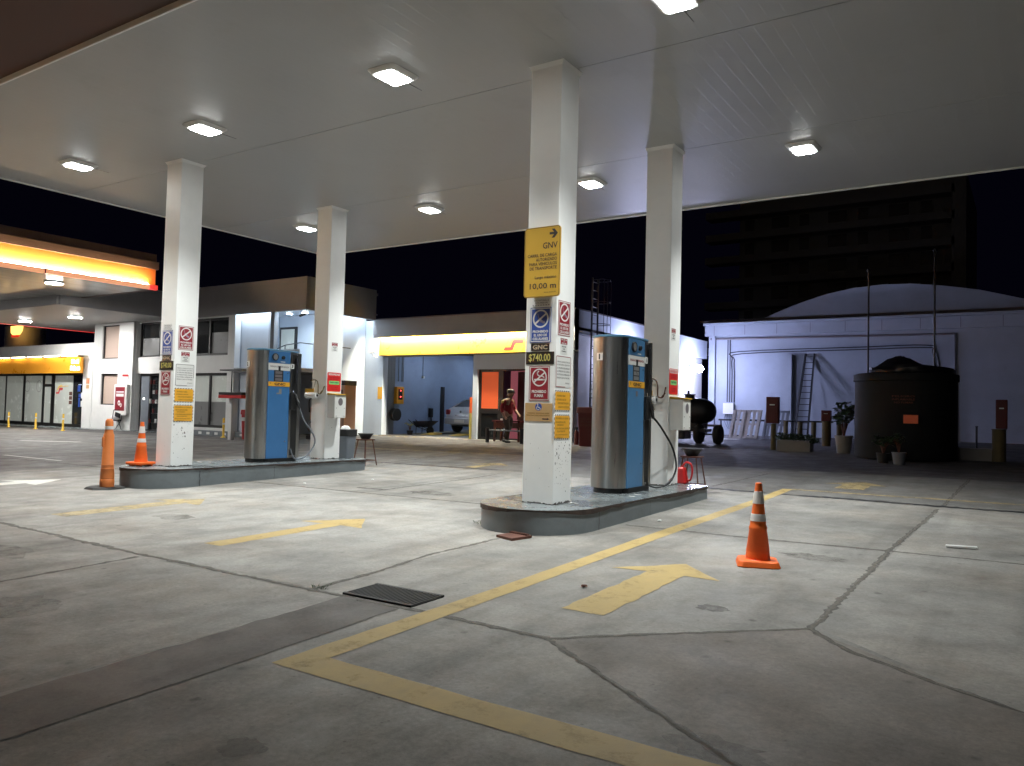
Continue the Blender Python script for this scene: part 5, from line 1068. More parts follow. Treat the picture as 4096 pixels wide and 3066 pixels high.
# poster case, chair, small panels
Ps = Plane('y', sy - .12)
t = thing('poster_case', 'white poster case with dark red poster beside the folding chair', 'poster', (-34.5, sy - .2, 1.1))
mb = MB(); slab(mb, Ps, -35.05, -34.02, 1.0, 2.40, .001, .16, .06); mb.build('case', 'white_plastic', t, bevel=.01)
mb = MB(); slab(mb, Ps, -34.93, -34.18, 1.20, 2.27, .16, .165); mb.build('poster', 'sign_red', t)
mb = MB(); slab(mb, Ps, -34.85, -34.25, 2.02, 2.08, .165, .168); slab(mb, Ps, -34.85, -34.25, 1.84, 1.97, .165, .168); ring(mb, Ps, -34.6, 1.55, .1, .12, .06, .168, 12); ring(mb, Ps, -34.45, 1.45, .08, .09, .05, .168, 12); bldflat(mb, 'poster_print', 'paper', t)
t = thing('wall_panel', 'small red and white panel above the poster case', 'sign', (-34.4, sy - .13, 2.7)); mb = MB(); slab(mb, Ps, -34.66, -34.16, 2.62, 2.86, .001, .03); mb.build('panel', 'sign_white', t); mb = MB(); slab(mb, Ps, -34.64, -34.18, 2.76, 2.85, .03, .033); mb.build('top_band', 'sign_red2', t)
x, y, z = -34.85, 19.85, G(-34.8, 19.8); t = thing('folding_chair', 'folding chair with white cloth against the white pilaster', 'chair', (x, y, z))
mb = MB()
for s in (0, .42): mb.tube([(x + .3, y + s, z), (x - .05, y + s, z + .5)], .014, 6); mb.tube([(x - .3, y + s, z), (x + .2, y + s, z + .48), (x + .32, y + s, z + .95)], .014, 6)
mb.tube([(x + .32, y, z + .95), (x + .32, y + .42, z + .95)], .014, 6); mb.build('frame', 'dark_steel', t)
mb = MB(); mb.box(x - .12, x + .24, y, y + .42, z + .46, z + .50); mb.build('seat', 'black', t); mb = MB(); mb.bar((x + .26, y + .21, z + .62), (x + .30, y + .21, z + .82), .4, .03); mb.build('backrest', 'black', t)
o = MB().lathe([(.05, 0), (.14, .03), (.15, .12), (.1, .2), (.02, .22)], (x - .02, y + .2, z + .5), 9).build('white_cloth', 'paper', smooth=True); tag(o, 'bundled white cloth on the folding chair', 'cloth')
# low shop with yellow fascia
t = thing('shop', 'low shop with frosted glazing and lit yellow fascia at far left', 'shop', (-42, sy, .25))
mb = MB(); mb.box(-50, -37.41, sy, sy + .3, 3.8, 4.40); mb.box(-38.24, -37.41, sy - .02, sy + .3, 0, 3.8); mb.box(-50, -37.5, sy + .31, sy + 6, 4.2, 4.35); mb.build('upper_wall', 'white_wall', t)
mb = MB(); mb.box(-50, -37.95, sy - .30, sy - .18, 2.93, 3.70); mb.build('fascia_board', 'fascia_amber', t, bevel=.01)
mb = MB(); mb.box(-50, -37.85, sy - .44, sy - .001, 3.775, 3.80); mb.build('lamp_shelf', 'white_wall', t)
mb = MB()
for k in range(7):
    xx = -49.6 + k * 1.68; mb.box(xx, xx + 1.35, sy - .42, sy - .38, 3.745, 3.774)
mb.build('strip_light', glow('shop led strip', (1., .86, .5), 26), t)
SL = Plane('y', sy - .30)
lines(SL, 'fascia_lettering', t, 'white_sign', [('Shell', -38.8, -38.12, 3.38, 3.60), ('Select', -38.88, -38.0, 3.06, 3.29)], .02, .07)
yb = sy + .1
fr = [(-50, -46.22, 0), (-46.12, -44.3, 0), (-44.1, -42.3, 0), (-42.1, -41.42, 1), (-41.1, -39.42, 0)]
mb = MB(); mb.box(-50, -38.24, yb, yb + .08, .2, .46); mb.box(-50, -38.24, yb, yb + .08, 2.84, 2.93)
pr = -50
for a, b, c in fr:
    mb.box(pr, a, yb - .0, yb + .08, .46, 2.84); pr = b
mb.box(-42.1, -41.42, yb, yb + .08, 2.28, 2.42); mb.box(-39.42, -38.24, yb + .05, yb + .1, .46, 2.84)
mb.build('shopfront_frame', 'frame_black', t)
for a, b, c in fr:
    if c: MB().box(a, b, yb + .03, yb + .05, .46, 2.28).build('shopfront_pane', 'frost', t); MB().box(a, b, yb + .03, yb + .05, 2.42, 2.84).build('shopfront_pane', 'frost', t)
    else: MB().box(a, b, yb + .03, yb + .05, .46, 2.84).build('shopfront_pane', 'frost', t)
mb = MB(); mb.box(-39.38, -38.3, yb + .03, yb + .049, .46, 2.84); mb.build('shop_door', 'glass_dark', t)
YP = Plane('y', yb + .029)
mb = MB(); slab(mb, YP, -38.95, -38.7, 2.05, 2.35, 0, .003); slab(mb, YP, -38.85, -38.7, 1.3, 1.75, 0, .003); slab(mb, YP, -38.85, -38.55, 1.78, 1.95, 0, .003); mb.build('door_sticker', 'sign_blue', t)
mb = MB(); slab(mb, YP, -38.62, -38.5, 1.72, 2.0, .0, .004); slab(mb, YP, -38.62, -38.4, 1.32, 1.6, .0, .004); slab(mb, YP, -38.9, -38.6, 2.37, 2.41, .0, .004); mb.build('door_paper', 'paper', t)
curve_logo(YP, (-41.0, 1.93), .75, 'window_logo_red', t, 'sign_red2', .003); mb = MB(); thick(mb, YP, [(-40.85, 2.12), (-40.72, 2.28), (-40.45, 2.33)], .09, .0045); thick(mb, YP, [(-40.45, 2.3), (-39.85, 2.32)], .03, .0045); bldflat(mb, 'window_logo_yellow', 'fascia_yellow', t)
mb = MB()
for i in range(3): slab(mb, YP, -39.72, -39.44, 1.86 - i * .22, 2.04 - i * .22, 0, .003)
mb.build('window_paper', 'rust', t)
mb = MB()
for a in (-43.9, -42.7): ring(mb, YP, a, 2.3, .28, .30, .03, .003, 18)
bldflat(mb, 'window_decal', 'grey_film', t)
t = thing('toilet_sign', 'small orange toilet sign on the white wall right of the shop door', 'sign', (-37.8, sy - .03, 2.5)); PW = Plane('y', sy - .02); mb = MB(); slab(mb, PW, -37.92, -37.64, 2.42, 2.70, .001, .01); slab(mb, PW, -37.9, -37.66, 2.2, 2.38, .001, .01); mb.build('panel', 'sign_tan', t)
mb = MB(); 
for a in (-37.84, -37.72): slab(mb, PW, a - .02, a + .02, 2.46, 2.61, .01, .012); slab(mb, PW, a - .015, a + .015, 2.63, 2.66, .01, .012)
bldflat(mb, 'symbol', 'sign_red2', t)
# yellow flexible posts
def flexpost(x, y, label):
    z = G(x, y); t = thing('flexible_post', label, 'bollard', (x, y, z), 'yellow flexible posts along the shop')
    mb = MB(); mb.lathe([(.10, 0), (.10, .02), (.06, .04), (.045, .06), (.042, .74), (.035, .76)], (x, y, z), 14); mb.build('post', 'fascia_yellow', t, smooth=True)
    mb = MB(); mb.lathe([(.0455, .5), (.0455, .57)], (x, y, z), 14); mb.build('reflective_band', 'reflect', t); return t
f = flexpost(-42.13, 18.9, 'leftmost yellow flexible post before the shop windows')
for x, y, l in ((-39.16, 18.75, 'middle yellow flexible post before the shop windows'), (-36.5, 18.65, 'yellow flexible post before the shop door'), (-26.1, 19.4, 'yellow flexible post left of the pump numbered 2')):
    dup(f, (x, y, G(x, y)), l, group='yellow flexible posts along the shop')
# kerb with white squares
t = thing('painted_kerb', 'low grey kerb with white painted squares before the office windows', 'kerb', (-28, 19.9, .3))
mb = MB(); mb.box(-31.2, -23.6, 19.85, 20.3, .1, .52); mb.build('kerb_block', 'island_side', t)
mb = MB()
for k in range(13): mb.box(-30.9 + k * .52, -30.7 + k * .52, 19.843, 19.85, .38, .48)
mb.build('white_square', 'paper', t)
sheet('kerb_pavement', [(-52, 19.6), (-38, 19.6), (-31.3, 19.9), (-31.3, 20.5), (-52, 20.5)], 'island_top', .03)
# service stand, bins, cabinet, compressor
x, y, z = -24.35, 18.6, G(-24.3, 18.6)
t = thing('service_stand', 'air service stand with thin roof and red banded counter', 'service stand', (x, y, z))
mb = MB(); mb.box(x - .62, x + .65, y - .3, y + .3, 2.84, 2.88); mb.build('roof', 'frame_black', t); mb = MB(); mb.tube([(x - .3, y, 2.0), (x - .3, y, 2.85)], .02, 6); mb.build('post', 'frame_black', t); mb = MB(); mb.tube([(x + .55, y, 2.0), (x + .55, y, 2.85)], .02, 6); mb.build('post', 'frame_black', t)
mb = MB(); mb.box(x - .64, x + .68, y - .3, y + .3, 1.95, 2.05); mb.build('counter', 'frame_black', t, bevel=.01); mb = MB(); mb.box(x - .63, x + .67, y - .31, y + .29, 1.83, 1.945); mb.build('red_band', 'red', t)
mb = MB(); mb.box(x - .32, x - .14, y - .08, y + .08, z, 1.83); mb.build('leg', 'white_plastic', t, bevel=.01)
def bin_(x, y, w, h, m, label, band=True):
    z = G(x, y); t = thing('waste_bin', label, 'bin', (x, y, z)); mb = MB(); mb.prism(rounded(x - w * .42, x + w * .42, y - w * .42, y + w * .42, .05, 4), z, z + h * .84, rounded(x - w / 2, x + w / 2, y - w / 2, y + w / 2, .05, 4)); mb.build('body', m, t)
    mb = MB(); mb.prism(rounded(x - w * .58, x + w * .58, y - w * .56, y + w * .56, .06, 4), z + h * .84, z + h, rounded(x - w * .55, x + w * .55, y - w * .53, y + w * .53, .06, 4)); mb.build('lid', m, t, bevel=.01)
    if band:
        PB = Plane('y', y - w / 2 - .004)
        if band == 'text': lines(PB, 'lettering', t, 'rust', [('RESIDUOS', x - w * .33, x + w * .33, z + h * .68, z + h * .73), ('ESPECIALES', x - w * .36, x + w * .36, z + h * .60, z + h * .65), ('INDUSTRIALES', x - w * .4, x + w * .4, z + h * .52, z + h * .57)], .004, .02)
        else: mb = MB(); slab(mb, PB, x - w * .38, x + w * .38, z + h * .62, z + h * .74, 0, .004); mb.build('label_band', 'paper', t)
    return t
bin_(-24.35, 19.2, .42, 1.1, 'red', 'bright red waste bin half hidden behind the left pump')
bin_(-12.22, 23.2, .58, 1.28, 'dark_red', 'dark red lidded waste bin left of the pump numbered 1', 'text')
x, y = -21.55, 21.3; z = G(x, y); t = thing('tan_cabinet', 'tan upright cabinet with dark top behind the left island column', 'cabinet', (x, y, z))
mb = MB(); mb.box(x - .3, x + .28, y - .3, y + .3, z, 2.42); mb.build('body', 'tan_cab', t, bevel=.01); mb = MB(); mb.box(x - .31, x + .29, y - .31, y + .31, 2.422, 2.6); mb.build('top', 'black', t); mb = MB(); mb.box(x - .08, x + .18, y - .308, y - .301, 1.9, 2.25); mb.build('notice', 'dark_red', t)
x, y = -22.2, 20.7; z = G(x, y); t = thing('compressor', 'air compressor unit glimpsed between the left pump and column', 'machine', (x, y, z))
mb = MB(); mb.lathe([(.02, -.5), (.2, -.46), (.25, -.35), (.25, .35), (.2, .46), (.02, .5)], (x, y, z + .45), 18, 'x'); mb.build('tank', 'dark_steel', t, smooth=True); mb = MB(); mb.box(x - .35, x + .3, y - .2, y + .2, z + .7, z + 1.2); mb.build('motor', 'tan_cab', t, bevel=.04); mb = MB(); mb.box(x - .5, x + .5, y - .2, y + .2, z, z + .12); mb.build('base', 'black', t)
mb = MB(); mb.tube(smooth_path([(x - .3, y - .25, z + 1.0), (x - .3, y - .25, z + 1.5), (x + .2, y - .25, z + 1.5)]), .025, 8); mb.build('pipe', 'black', t, smooth=True)
# ---------------------------------------------------------------- forecourt canopies on the left
t = thing('forecourt_canopy', 'front forecourt canopy with glowing orange edge at far left', 'canopy', (-40, 8, 5.6))
ex, by = -26.0, 16.35
mb = MB(); mb.box(-75, ex - .25, -20, by - .1, 5.62, 5.66); mb.build('soffit', 'gloss_soffit', t)
mb = MB(); mb.box(ex - .24, ex - .14, -20, by, 5.78, 6.34); mb.build('lit_panel', 'orange_panel', t)
mb = MB(); mb.box(ex - .14, ex + .02, -20, by - .3, 5.60, 5.76); mb.build('light_trough', 'orange_trough', t, bevel=.02); mb = MB(); mb.box(ex - .14, ex + .02, by - .298, by, 5.60, 5.76); mb.build('end_cap', 'red_glow', t)
mb = MB(); mb.box(ex - .06, ex - .03, -20, by - .35, 5.762, 5.78); mb.build('strip_light', 'strip_orange', t)
mb = MB(); mb.box(-75, ex - .10, -20, by + .1, 6.345, 6.62); mb.box(-75, ex - .18, -20, by + .05, 6.622, 6.9); mb.box(-75, ex - .25, by - .09, by, 5.6, 6.34); mb.build('upper_fascia', 'fascia_brown', t, bevel=.01)
mb = MB()
for y in (12.5, 3.0): mb.box(ex - .14, ex + .028, y, y + .04, 5.595, 5.765)
mb.build('trough_joint', 'dark_red', t)
def reclight(x, y, z, label, first=None):
    if first: return dup(first, (x, y, z), label, group='recessed lights under the left canopies')
    t = thing('ceiling_light', label, 'light', (x, y, z), 'recessed lights under the left canopies'); mb = MB(); mb.cyl((x, y, z), (x, y, z - .05), .3, n=24); mb.build('housing', 'white_plastic', t); mb = MB(); mb.cyl((x, y, z - .051), (x, y, z - .06), .25, n=24); mb.build('lens', 'lens2', t); return t
L1 = reclight(-27.8, 13.7, 5.62, 'bright round light under the orange edged canopy')
# second canopy joined to the office building
t = thing('link_canopy', 'lower white canopy linking shop and office, with dark grey side', 'canopy', (-36, 18, 5.2))
mb = MB(); mb.box(-41.7, -31.02, 15.5, 23.5, 5.262, 5.30); mb.build('soffit', 'soffit', t)
mb = MB(); mb.box(-31.02, -30.9, 15.5, sy - .04, 5.255, 6.35); mb.box(-41.7, -31.03, 15.4, 15.49, 5.255, 6.35); mb.box(-41.8, -41.71, 15.4, 23.6, 5.255, 6.35); mb.box(-41.7, -31.03, 15.5, sy - .05, 6.3, 6.34); mb.build('fascia', 'grey_wall', t)
mb = MB(); mb.box(-41.7, -37.5, 23.51, 23.56, 5.25, 5.29); mb.box(-41.75, -41.70, 15.5, 23.5, 5.235, 5.256); mb.build('red_edge', 'red_glow', t)
reclight(-38.9, 17.95, 5.26, 'left round light under the linking canopy', L1); reclight(-34.7, 18.05, 5.26, 'right round light under the linking canopy', L1); reclight(-44, 8, 5.62, 'round light outside the frame under the front canopy', L1); reclight(-36, 10, 5.62, 'round light beside the left frame edge under the front canopy', L1)
t = thing('roof_column', 'thick column with glowing amber sign behind the shop roof', 'column', (-58.2, 27.3, 4)); mb = MB(); mb.cyl((-59.0, 27.3, 0), (-59.0, 27.3, 6.6), 1.25, n=24); mb.build('shaft', 'white_wall', t, smooth=True)
mb = MB(); PC = Plane('y', 25.95); shape(mb, PC, [(-58., 6.55), (-56.4, 6.55), (-56.5, 6.2), (-56.8, 5.95), (-57.7, 5.95), (-57.95, 6.1)], 0, .08); mb.build('amber_sign', 'amber_sign', t); mb = MB(); shape(mb, PC, [(-57.9, 5.93), (-56.85, 5.93), (-56.9, 5.8), (-57.8, 5.8)], 0, .08); mb.build('red_base', 'red_glow', t)
# ---------------------------------------------------------------- side yard right of the service building
cx = -13.4; shy = 37.7; zs = .72
t = thing('side_wing', 'long white side wall of the service building with overhanging upper band', 'building', (cx, 30, zs))
mb = MB(); mb.box(cx - .2, cx, gy + .31, shy, 4.42, 5.28); mb.build('upper_band', 'blue_white', t)
mb = MB(); mb.box(cx - .5, cx - .25, gy + .31, shy, 0.2, 4.42); mb.build('lower_wall', 'white_wall', t)
mb = MB(); mb.box(cx - .05, cx + .02, gy - .03, gy + .3, .3, 5.27); mb.build('corner_strip', 'white_wall', t)
def vladder(name, x, y0, y1, z0, z1, n, label, m='dark_steel', cage=False):
    t = thing(name, label, 'ladder', (x, (y0 + y1) / 2, z0))
    for y in (y0, y1): mb = MB(); mb.bar((x, y, z0), (x, y, z1), .05); mb.build('rail', m, t)
    mb = MB()
    for k in range(n): z = z0 + (z1 - z0) * (k + .5) / n; mb.tube([(x, y0, z), (x, y1, z)], .013, 6)
    mb.build('rung', m, t)
    if cage:
        mb = MB()
        for k in range(5):
            z = 3.2 + k * .8; mb.tube([(x, y0 - .05, z), (x + .45, y0 - .1, z), (x + .6, (y0 + y1) / 2, z), (x + .45, y1 + .1, z), (x, y1 + .05, z)], .012, 6)
        for y in (y0 - .05, (y0 + y1) / 2, y1 + .05): mb.tube([(x + .5, y, 3.2), (x + .5, y, 6.4)], .01, 6)
        mb.build('cage', m, t)
    return t
vladder('roof_ladder', cx + .15, 25.2, 25.65, 1.4, 6.5, 17, 'caged steel roof ladder on the side wall, left of the pump numbered 1', 'black', cage=True)
vladder('wall_frame', cx + .15, 26.3, 27.0, .6, 4.4, 9, 'dark steel frame against the brightly lit side wall')
t = thing('flood_lamp', 'bright bluish flood lamp on a thin arm over the side yard', 'lamp', (cx + .4, 35.3, 3.8))
mb = MB(); mb.tube([(cx - .25, 33.6, 3.8), (cx + .25, 34.6, 3.9), (cx + .45, 35.1, 3.9)], .02, 6); mb.build('arm', 'dark_steel', t)
mb = MB(); mb.lathe([(.02, .16), (.1, .14), (.17, .05), (.19, 0), (.16, -.08), (.08, -.16), (.02, -.19)], (cx + .5, 35.3, 3.80), 18); mb.build('globe', 'flood', t, smooth=True)
t = thing('fire_extinguisher', 'dark red fire extinguisher at the foot of the white wall', 'extinguisher', (-12.9, 23.6, .5)); mb = MB(); mb.lathe([(.07, 0), (.08, .03), (.08, .42), (.05, .5), (.02, .54)], (-12.9, 23.6, .5), 14); mb.build('cylinder', 'dark_red', t, smooth=True); mb = MB(); mb.box(-12.93, -12.87, 23.55, 23.65, 1.03, 1.12); mb.build('valve', 'black', t)
t = thing('flood_lamp', 'second bluish flood lamp on the side wall hidden behind the pump numbered 1', 'lamp', (cx + .4, 28.4, 3.8))
mb = MB(); mb.tube([(cx - .25, 28.3, 3.85), (cx + .4, 28.4, 3.9)], .02, 6); mb.build('arm', 'dark_steel', t)
mb = MB(); mb.lathe([(.02, .16), (.1, .14), (.17, .05), (.19, 0), (.16, -.08), (.08, -.16), (.02, -.19)], (cx + .45, 28.4, 3.80), 18); mb.build('globe', 'flood', t, smooth=True)
# shed with arched roof
t = thing('warehouse', 'large pale warehouse with flat front band and shallow arched roof', 'warehouse', (-4, shy, zs))
K = 37.7 / 32.; zk = lambda z: 1.6 + (z - 1.6) * K; xk = lambda x: x * K
mb = MB(); mb.box(xk(-11.3), 12, shy, shy + .3, 0, zk(5.42)); mb.build('front_wall', 'lilac_wall', t)
mb = MB(); mb.box(xk(-11.45), 12, shy - .35, shy - .002, zk(5.36), zk(5.45)); mb.box(xk(-11.42), 12, shy - .18, shy - .002, zk(4.93), zk(5.355)); mb.build('cornice', 'lilac_wall', t)
mb = MB()
for k in range(16): mb.box(-13 + k * 1.5, -12.98 + k * 1.5, shy - .184, shy - .18, zk(4.95), zk(5.34))
mb.build('band_joint', 'ink_grey', t)
ar = [(-9.75, 5.47), (-9.0, 5.78), (-8.2, 6.1), (-7.4, 6.36), (-6.7, 6.55), (-5.8, 6.71), (-4.76, 6.78), (-3.8, 6.74), (-2.94, 6.63), (-1.6, 6.38), (-.24, 5.97), (1.2, 5.45)]
mb = MB(); pts = [(xk(a), zk(b)) for a, b in ar]; n = len(pts); y0, y1 = shy + .8, shy + 12
mb.add([(a, y0, b) for a, b in pts] + [(a, y1, b) for a, b in pts] + [(a, y0, 4.5) for a, b in pts], [(i, i + 1, n + i + 1, n + i) for i in range(n - 1)] + [(2 * n + i, 2 * n + i + 1, i + 1, i) for i in range(n - 1)]); mb.build('arched_roof', 'lilac_wall', t)
mb = MB(); mb.tube([(xk(-11.2), shy - .06, zk(4.81)), (xk(-2.3), shy - .06, zk(4.74)), (xk(-2.25), shy - .06, .6)], .05, 8); mb.tube([(-14, shy + .6, zk(5.62)), (10, shy + .6, zk(5.60))], .06, 8); mb.build('downpipe', 'ink_grey', t, smooth=True)
mb = MB()
for i, x in enumerate((-10.48, -10.38)): mb.tube([(xk(x), shy - .04, zk(4.78)), (xk(x), shy - .04, zk(2.2))], .02, 6)
for i, x in enumerate((-10.29, -10.19)): mb.tube(smooth_path([(xk(x), shy - .04, zk(2.2)), (xk(x), shy - .04, zk(3.3)), (xk(x), shy - .04, zk(4.0 - i * .08)), (xk(x + .3), shy - .04, zk(4.27 - i * .09)), (xk(-5.4), shy - .04, zk(4.34 - i * .09)), (xk(-3.2), shy - .04, zk(4.36 - i * .09)), (xk(-2.9 - i * .1), shy - .04, zk(4.1)), (xk(-2.75 - i * .1), shy - .04, zk(3.0)), (xk(-2.75 - i * .1), shy - .04, .7)], 4), .024, 6)
mb.build('conduit', 'dark_steel', t, smooth=True)
mb = MB(); mb.box(xk(-8.37), xk(-7.86), shy - .34, shy - .002, .6, zk(4.08)); mb.build('wall_box', 'lilac_wall', t)
mb = MB(); mb.box(xk(-11.12), xk(-10.98), shy - .2, shy - .002, .6, zk(4.93)); mb.build('pilaster', 'lilac_wall', t)
t = thing('electrical_box', 'grey electrical box where the conduits end on the warehouse wall', 'electrical box', (xk(-10.38), shy - .1, zk(1.9))); mb = MB(); mb.box(xk(-10.6), xk(-10.17), shy - .22, shy - .065, zk(1.71), zk(2.16)); mb.build('box', 'white_plastic', t, bevel=.01); mb = MB(); 
for k in range(4): mb.tube(smooth_path([(xk(-10.5 + k * .07), shy - .12, zk(1.71)), (xk(-10.55 + k * .12), shy - .2, zk(1.45)), (xk(-10.4 + k * .04), shy - .1, zk(1.1))], 3), .012, 5)
mb.build('loose_cable', 'grey_plastic', t)
x0, z0_ = xk(-7.38), zk(4.12)
t = thing('leaning_ladder', 'long dark ladder leaning against the pale warehouse wall', 'ladder', (x0, shy - 1, zs))
A0, A1, B0, B1 = Vector((xk(-7.42) - .12, shy - 1.5, zs)), Vector((xk(-7.38) - .0, shy - .06, z0_)), Vector((xk(-7.02), shy - 1.5, zs)), Vector((xk(-7.06), shy - .06, z0_))
for a, b in ((A0, A1), (B0, B1)): mb = MB(); mb.bar(a, b, .07, .09); mb.build('rail', 'dark_steel', t)
mb = MB()
for k in range(14): u = (k + .5) / 14; mb.tube([A0.lerp(A1, u), B0.lerp(B1, u)], .017, 6)
mb.build('rung', 'dark_steel', t)
t = thing('pipe_rail', 'low dark pipe rail running across the yard', 'rail', (-8.6, 32.2, .75)); mb = MB(); mb.tube([(-10.9, 32.2, 1.47), (-6.4, 32.2, 1.49)], .035, 8); mb.build('rail', 'dark_steel', t)
for x in (-10.8, -9.3, -7.9, -6.5): mb = MB(); mb.tube([(x, 32.2, .7), (x, 32.2, 1.47)], .03, 8); mb.build('post', 'dark_steel', t)
def pallet(x0, x1, y, m, label, seed):
    t = thing('pallet', label, 'pallet', ((x0 + x1) / 2, y, .74)); zb = .745; lean = .32; h = 1.15; rnd = random.Random(seed)
    def P(u, v, d): return (x0 + (x1 - x0) * u + v * .10, y + v * lean - d, zb + v * h)
    def board(u0, u1, v0, v1, d0, d1, name):
        mb = MB(); vs = [P(u, v, d) for d in (d0, d1) for u, v in ((u0, v0), (u1, v0), (u1, v1), (u0, v1))]; mb.add(vs, [(0, 3, 2, 1), (4, 5, 6, 7), (0, 1, 5, 4), (1, 2, 6, 5), (2, 3, 7, 6), (3, 0, 4, 7)]); mb.build(name, m, t)
    for k in range(3): v = (.0, .46, .92)[k]; board(0, 1, v, v + .08, .025, .11, 'stringer')
    for k in range(6): u = k / 5 * .9; board(u, u + .1, 0, 1, .112, .135, 'deck_board')
    for k in range(3): u = (.0, .44, .88)[k]; board(u, u + .12, 0, 1, 0, .023, 'bottom_board')
pallet(-10.3, -9.15, 31.75, 'wood', 'pale weathered pallet leaning on the pipe rail', 1); pallet(-9.0, -8.1, 31.85, 'grey_plastic', 'dark pallet leaning right of the pale pallet', 2)
# black tank trailer
x, y, z = -9.9, 26.6, G(-9.9, 26.6); t = thing('tank_trailer', 'black bitumen tank trailer on two wheels behind the right column', 'trailer', (x, y, z))
mb = MB(); zc = z + 1.12; R = .46
mb.lathe([(.02, -1.55), (.25, -1.5), (.4, -1.38), (R, -1.15), (R, .45), (.43, .68), (.34, .88), (.2, 1.0), (.02, 1.05)], (x - .25, y, zc), 28, 'x'); mb.build('tank', 'tar', t, smooth=True)
mb = MB(); mb.cyl((x - .15, y, zc + .42), (x - .15, y, zc + .56), .17, n=16); mb.cyl((x - .15, y, zc + .56), (x - .15, y, zc + .60), .2, n=16); mb.cyl((x - .2, y, zc + .6), (x - .2, y, zc + .72), .04, n=10); mb.build('hatch', 'tar', t)
mb = MB(); mb.box(x - 1.7, x + .55, y - .3, y + .3, z + .42, z + .52); mb.box(x + .5, x + 1.0, y - .05, y + .05, z + .6, z + .68); mb.box(x - 1.5, x + .2, y - .2, y + .2, z + .52, z + .72); mb.build('frame', 'tar', t)
mb = MB(); mb.box(x - 1.6, x - .2, y - .35, y + .35, z + .15, z + .42); mb.build('burner_box', 'tar', t, bevel=.04)
for xx in (x + .22, x + .9): mb = MB(); mb.lathe([(.15, -.11), (.3, -.11), (.335, -.06), (.335, .06), (.3, .11), (.15, .11)], (xx, y - .05, z + .335), 24, 'x'); w = mb.build('wheel', 'rubber', t, smooth=True); MB().lathe([(.02, -.05), (.15, -.06), (.15, .06), (.02, .05)], (xx, y - .05, z + .335), 16, 'x').build('hub', 'dark_steel', w)
mb = MB(); mb.tube([(x + .22, y - .05, z + .335), (x + .9, y - .05, z + .335)], .03, 6); mb.build('axle', 'dark_steel', t)
mb = MB(); mb.box(x - .62, x - .22, y - .475, y - .465, zc - .25, zc + .2); mb.build('placard', 'pot', t)
sheet('paint_patch', [(-10.2, 29.5), (-9.3, 29.5), (-9.3, 30.5), (-10.2, 30.5)], 'white_paint', .0042)
# posts and planters in front of the warehouse
def post(x, y, z1, m, label, r=.09):
    z = G(x, y); t = thing('guard_post', label, 'post', (x, y, z), 'brown guard posts in the dark yard'); mb = MB(); mb.cyl((x, y, z - .02), (x, y, z1), r, n=14); mb.build('tube', m, t, smooth=True); mb = MB(); mb.lathe([(r + .012, 0), (r + .012, .02), (r, .022)], (x, y, z1 - .02), 14); mb.build('cap', m, t); return t
post(-8.0, 31.5, 1.50, 'brown', 'leftmost guard post behind the low hedge, beside the ladder'); post(-7.35, 31.0, 1.47, 'brown', 'guard post behind the hedge, at the foot of the ladder'); post(-6.85, 31.0, 1.47, 'brown', 'third guard post behind the hedge, right of the ladder')
post(-5.72, 27.7, 1.52, 'brown', 'thick guard post right of the low hedge carrying the red box', .14); post(-5.35, 27.9, 1.45, 'brown', 'guard post immediately right of the red topped post')
def red_box(x, y, z0, w, h, label):
    t = thing('hose_cabinet', label, 'hose cabinet', (x, y, z0)); mb = MB(); mb.box(x - w / 2, x + w / 2, y - .1, y + .1, z0, z0 + h); mb.build('body', 'dark_red', t, bevel=.02); mb = MB(); mb.box(x - w * .38, x + w * .38, y - .106, y - .1, z0 + h * .08, z0 + h * .6); mb.build('door', 'dark_red', t); mb = MB(); mb.box(x - w * .2, x + w * .2, y - .11, y - .1, z0 + h * .68, z0 + h * .72); mb.build('label_strip', 'paper', t)
post(-6.72, 25.0, 1.42, 'brown', 'near guard post left of the low hedge under the red hose cabinet', .08); red_box(-6.74, 25.0, 1.43, .38, .82, 'dark red hose cabinet on the post left of the low hedge')
red_box(-5.72, 27.7, 1.53, .30, .36, 'small dark red box on the thick post right of the hedge')
post(-.72, 24.0, 1.45, 'brown', 'thick brown post at the right edge beside the pale block', .16); red_box(-.66, 23.9, 1.46, .26, .75, 'tall narrow dark red box on the rightmost post')
post(-1.4, 27.5, 1.5, 'dark_steel', 'thin dark post behind the pale block at right', .03)
x0, x1, y = -6.5, -5.52, 24.55; z = G(-6, 24.5); t = thing('planter', 'long pale planter with dense dark hedge', 'planter', (-6, y, z)); mb = MB(); mb.box(x0, x1, y, y + .45, z - .02, z + .34); mb.build('trough', 'pot', t, bevel=.02)
mb = MB(); rnd = random.Random(8)
for k in range(900):
    u = rnd.random(); px_ = x0 - .05 + (x1 - x0 + .22) * u; py_ = y + .22 + rnd.gauss(0, .16); pz_ = z + .34 + rnd.uniform(-.02, .18) * (1 - .25 * u) + (.0 if u < .85 else -.08); a = rnd.uniform(0, 6.28); l = rnd.uniform(.03, .07)
    mb.add([(px_, py_, pz_), (px_ + l * math.cos(a), py_ + l * math.sin(a), pz_ + l * .5), (px_ + l * math.cos(a + .8), py_ + l * math.sin(a + .8), pz_ + l)], [(0, 1, 2)])
mb.build('hedge', 'leaf', t, fixn=False)
x0, x1, y = -1.74, -.84, 24.0; z = G(-1.3, 24); o = MB().box(x0, x1, y, y + .4, z - .02, z + .32).build('concrete_block', 'pot', bevel=.015); tag(o, 'long pale concrete block right of the big tank', 'block')
plant('potted_plant', -4.62, 24.75, G(-4.6, 24.7), 1.0, .55, 22, 'leafy plant in a tall pale pot left of the big tank', .26, .52, 'pot', .15, seed=3)
plant('potted_plant', -3.95, 25.1, G(-4, 25.2), .9, .35, 14, 'dark plant in a wide brown pot against the big tank', .36, .7, 'pot', .1, seed=6)
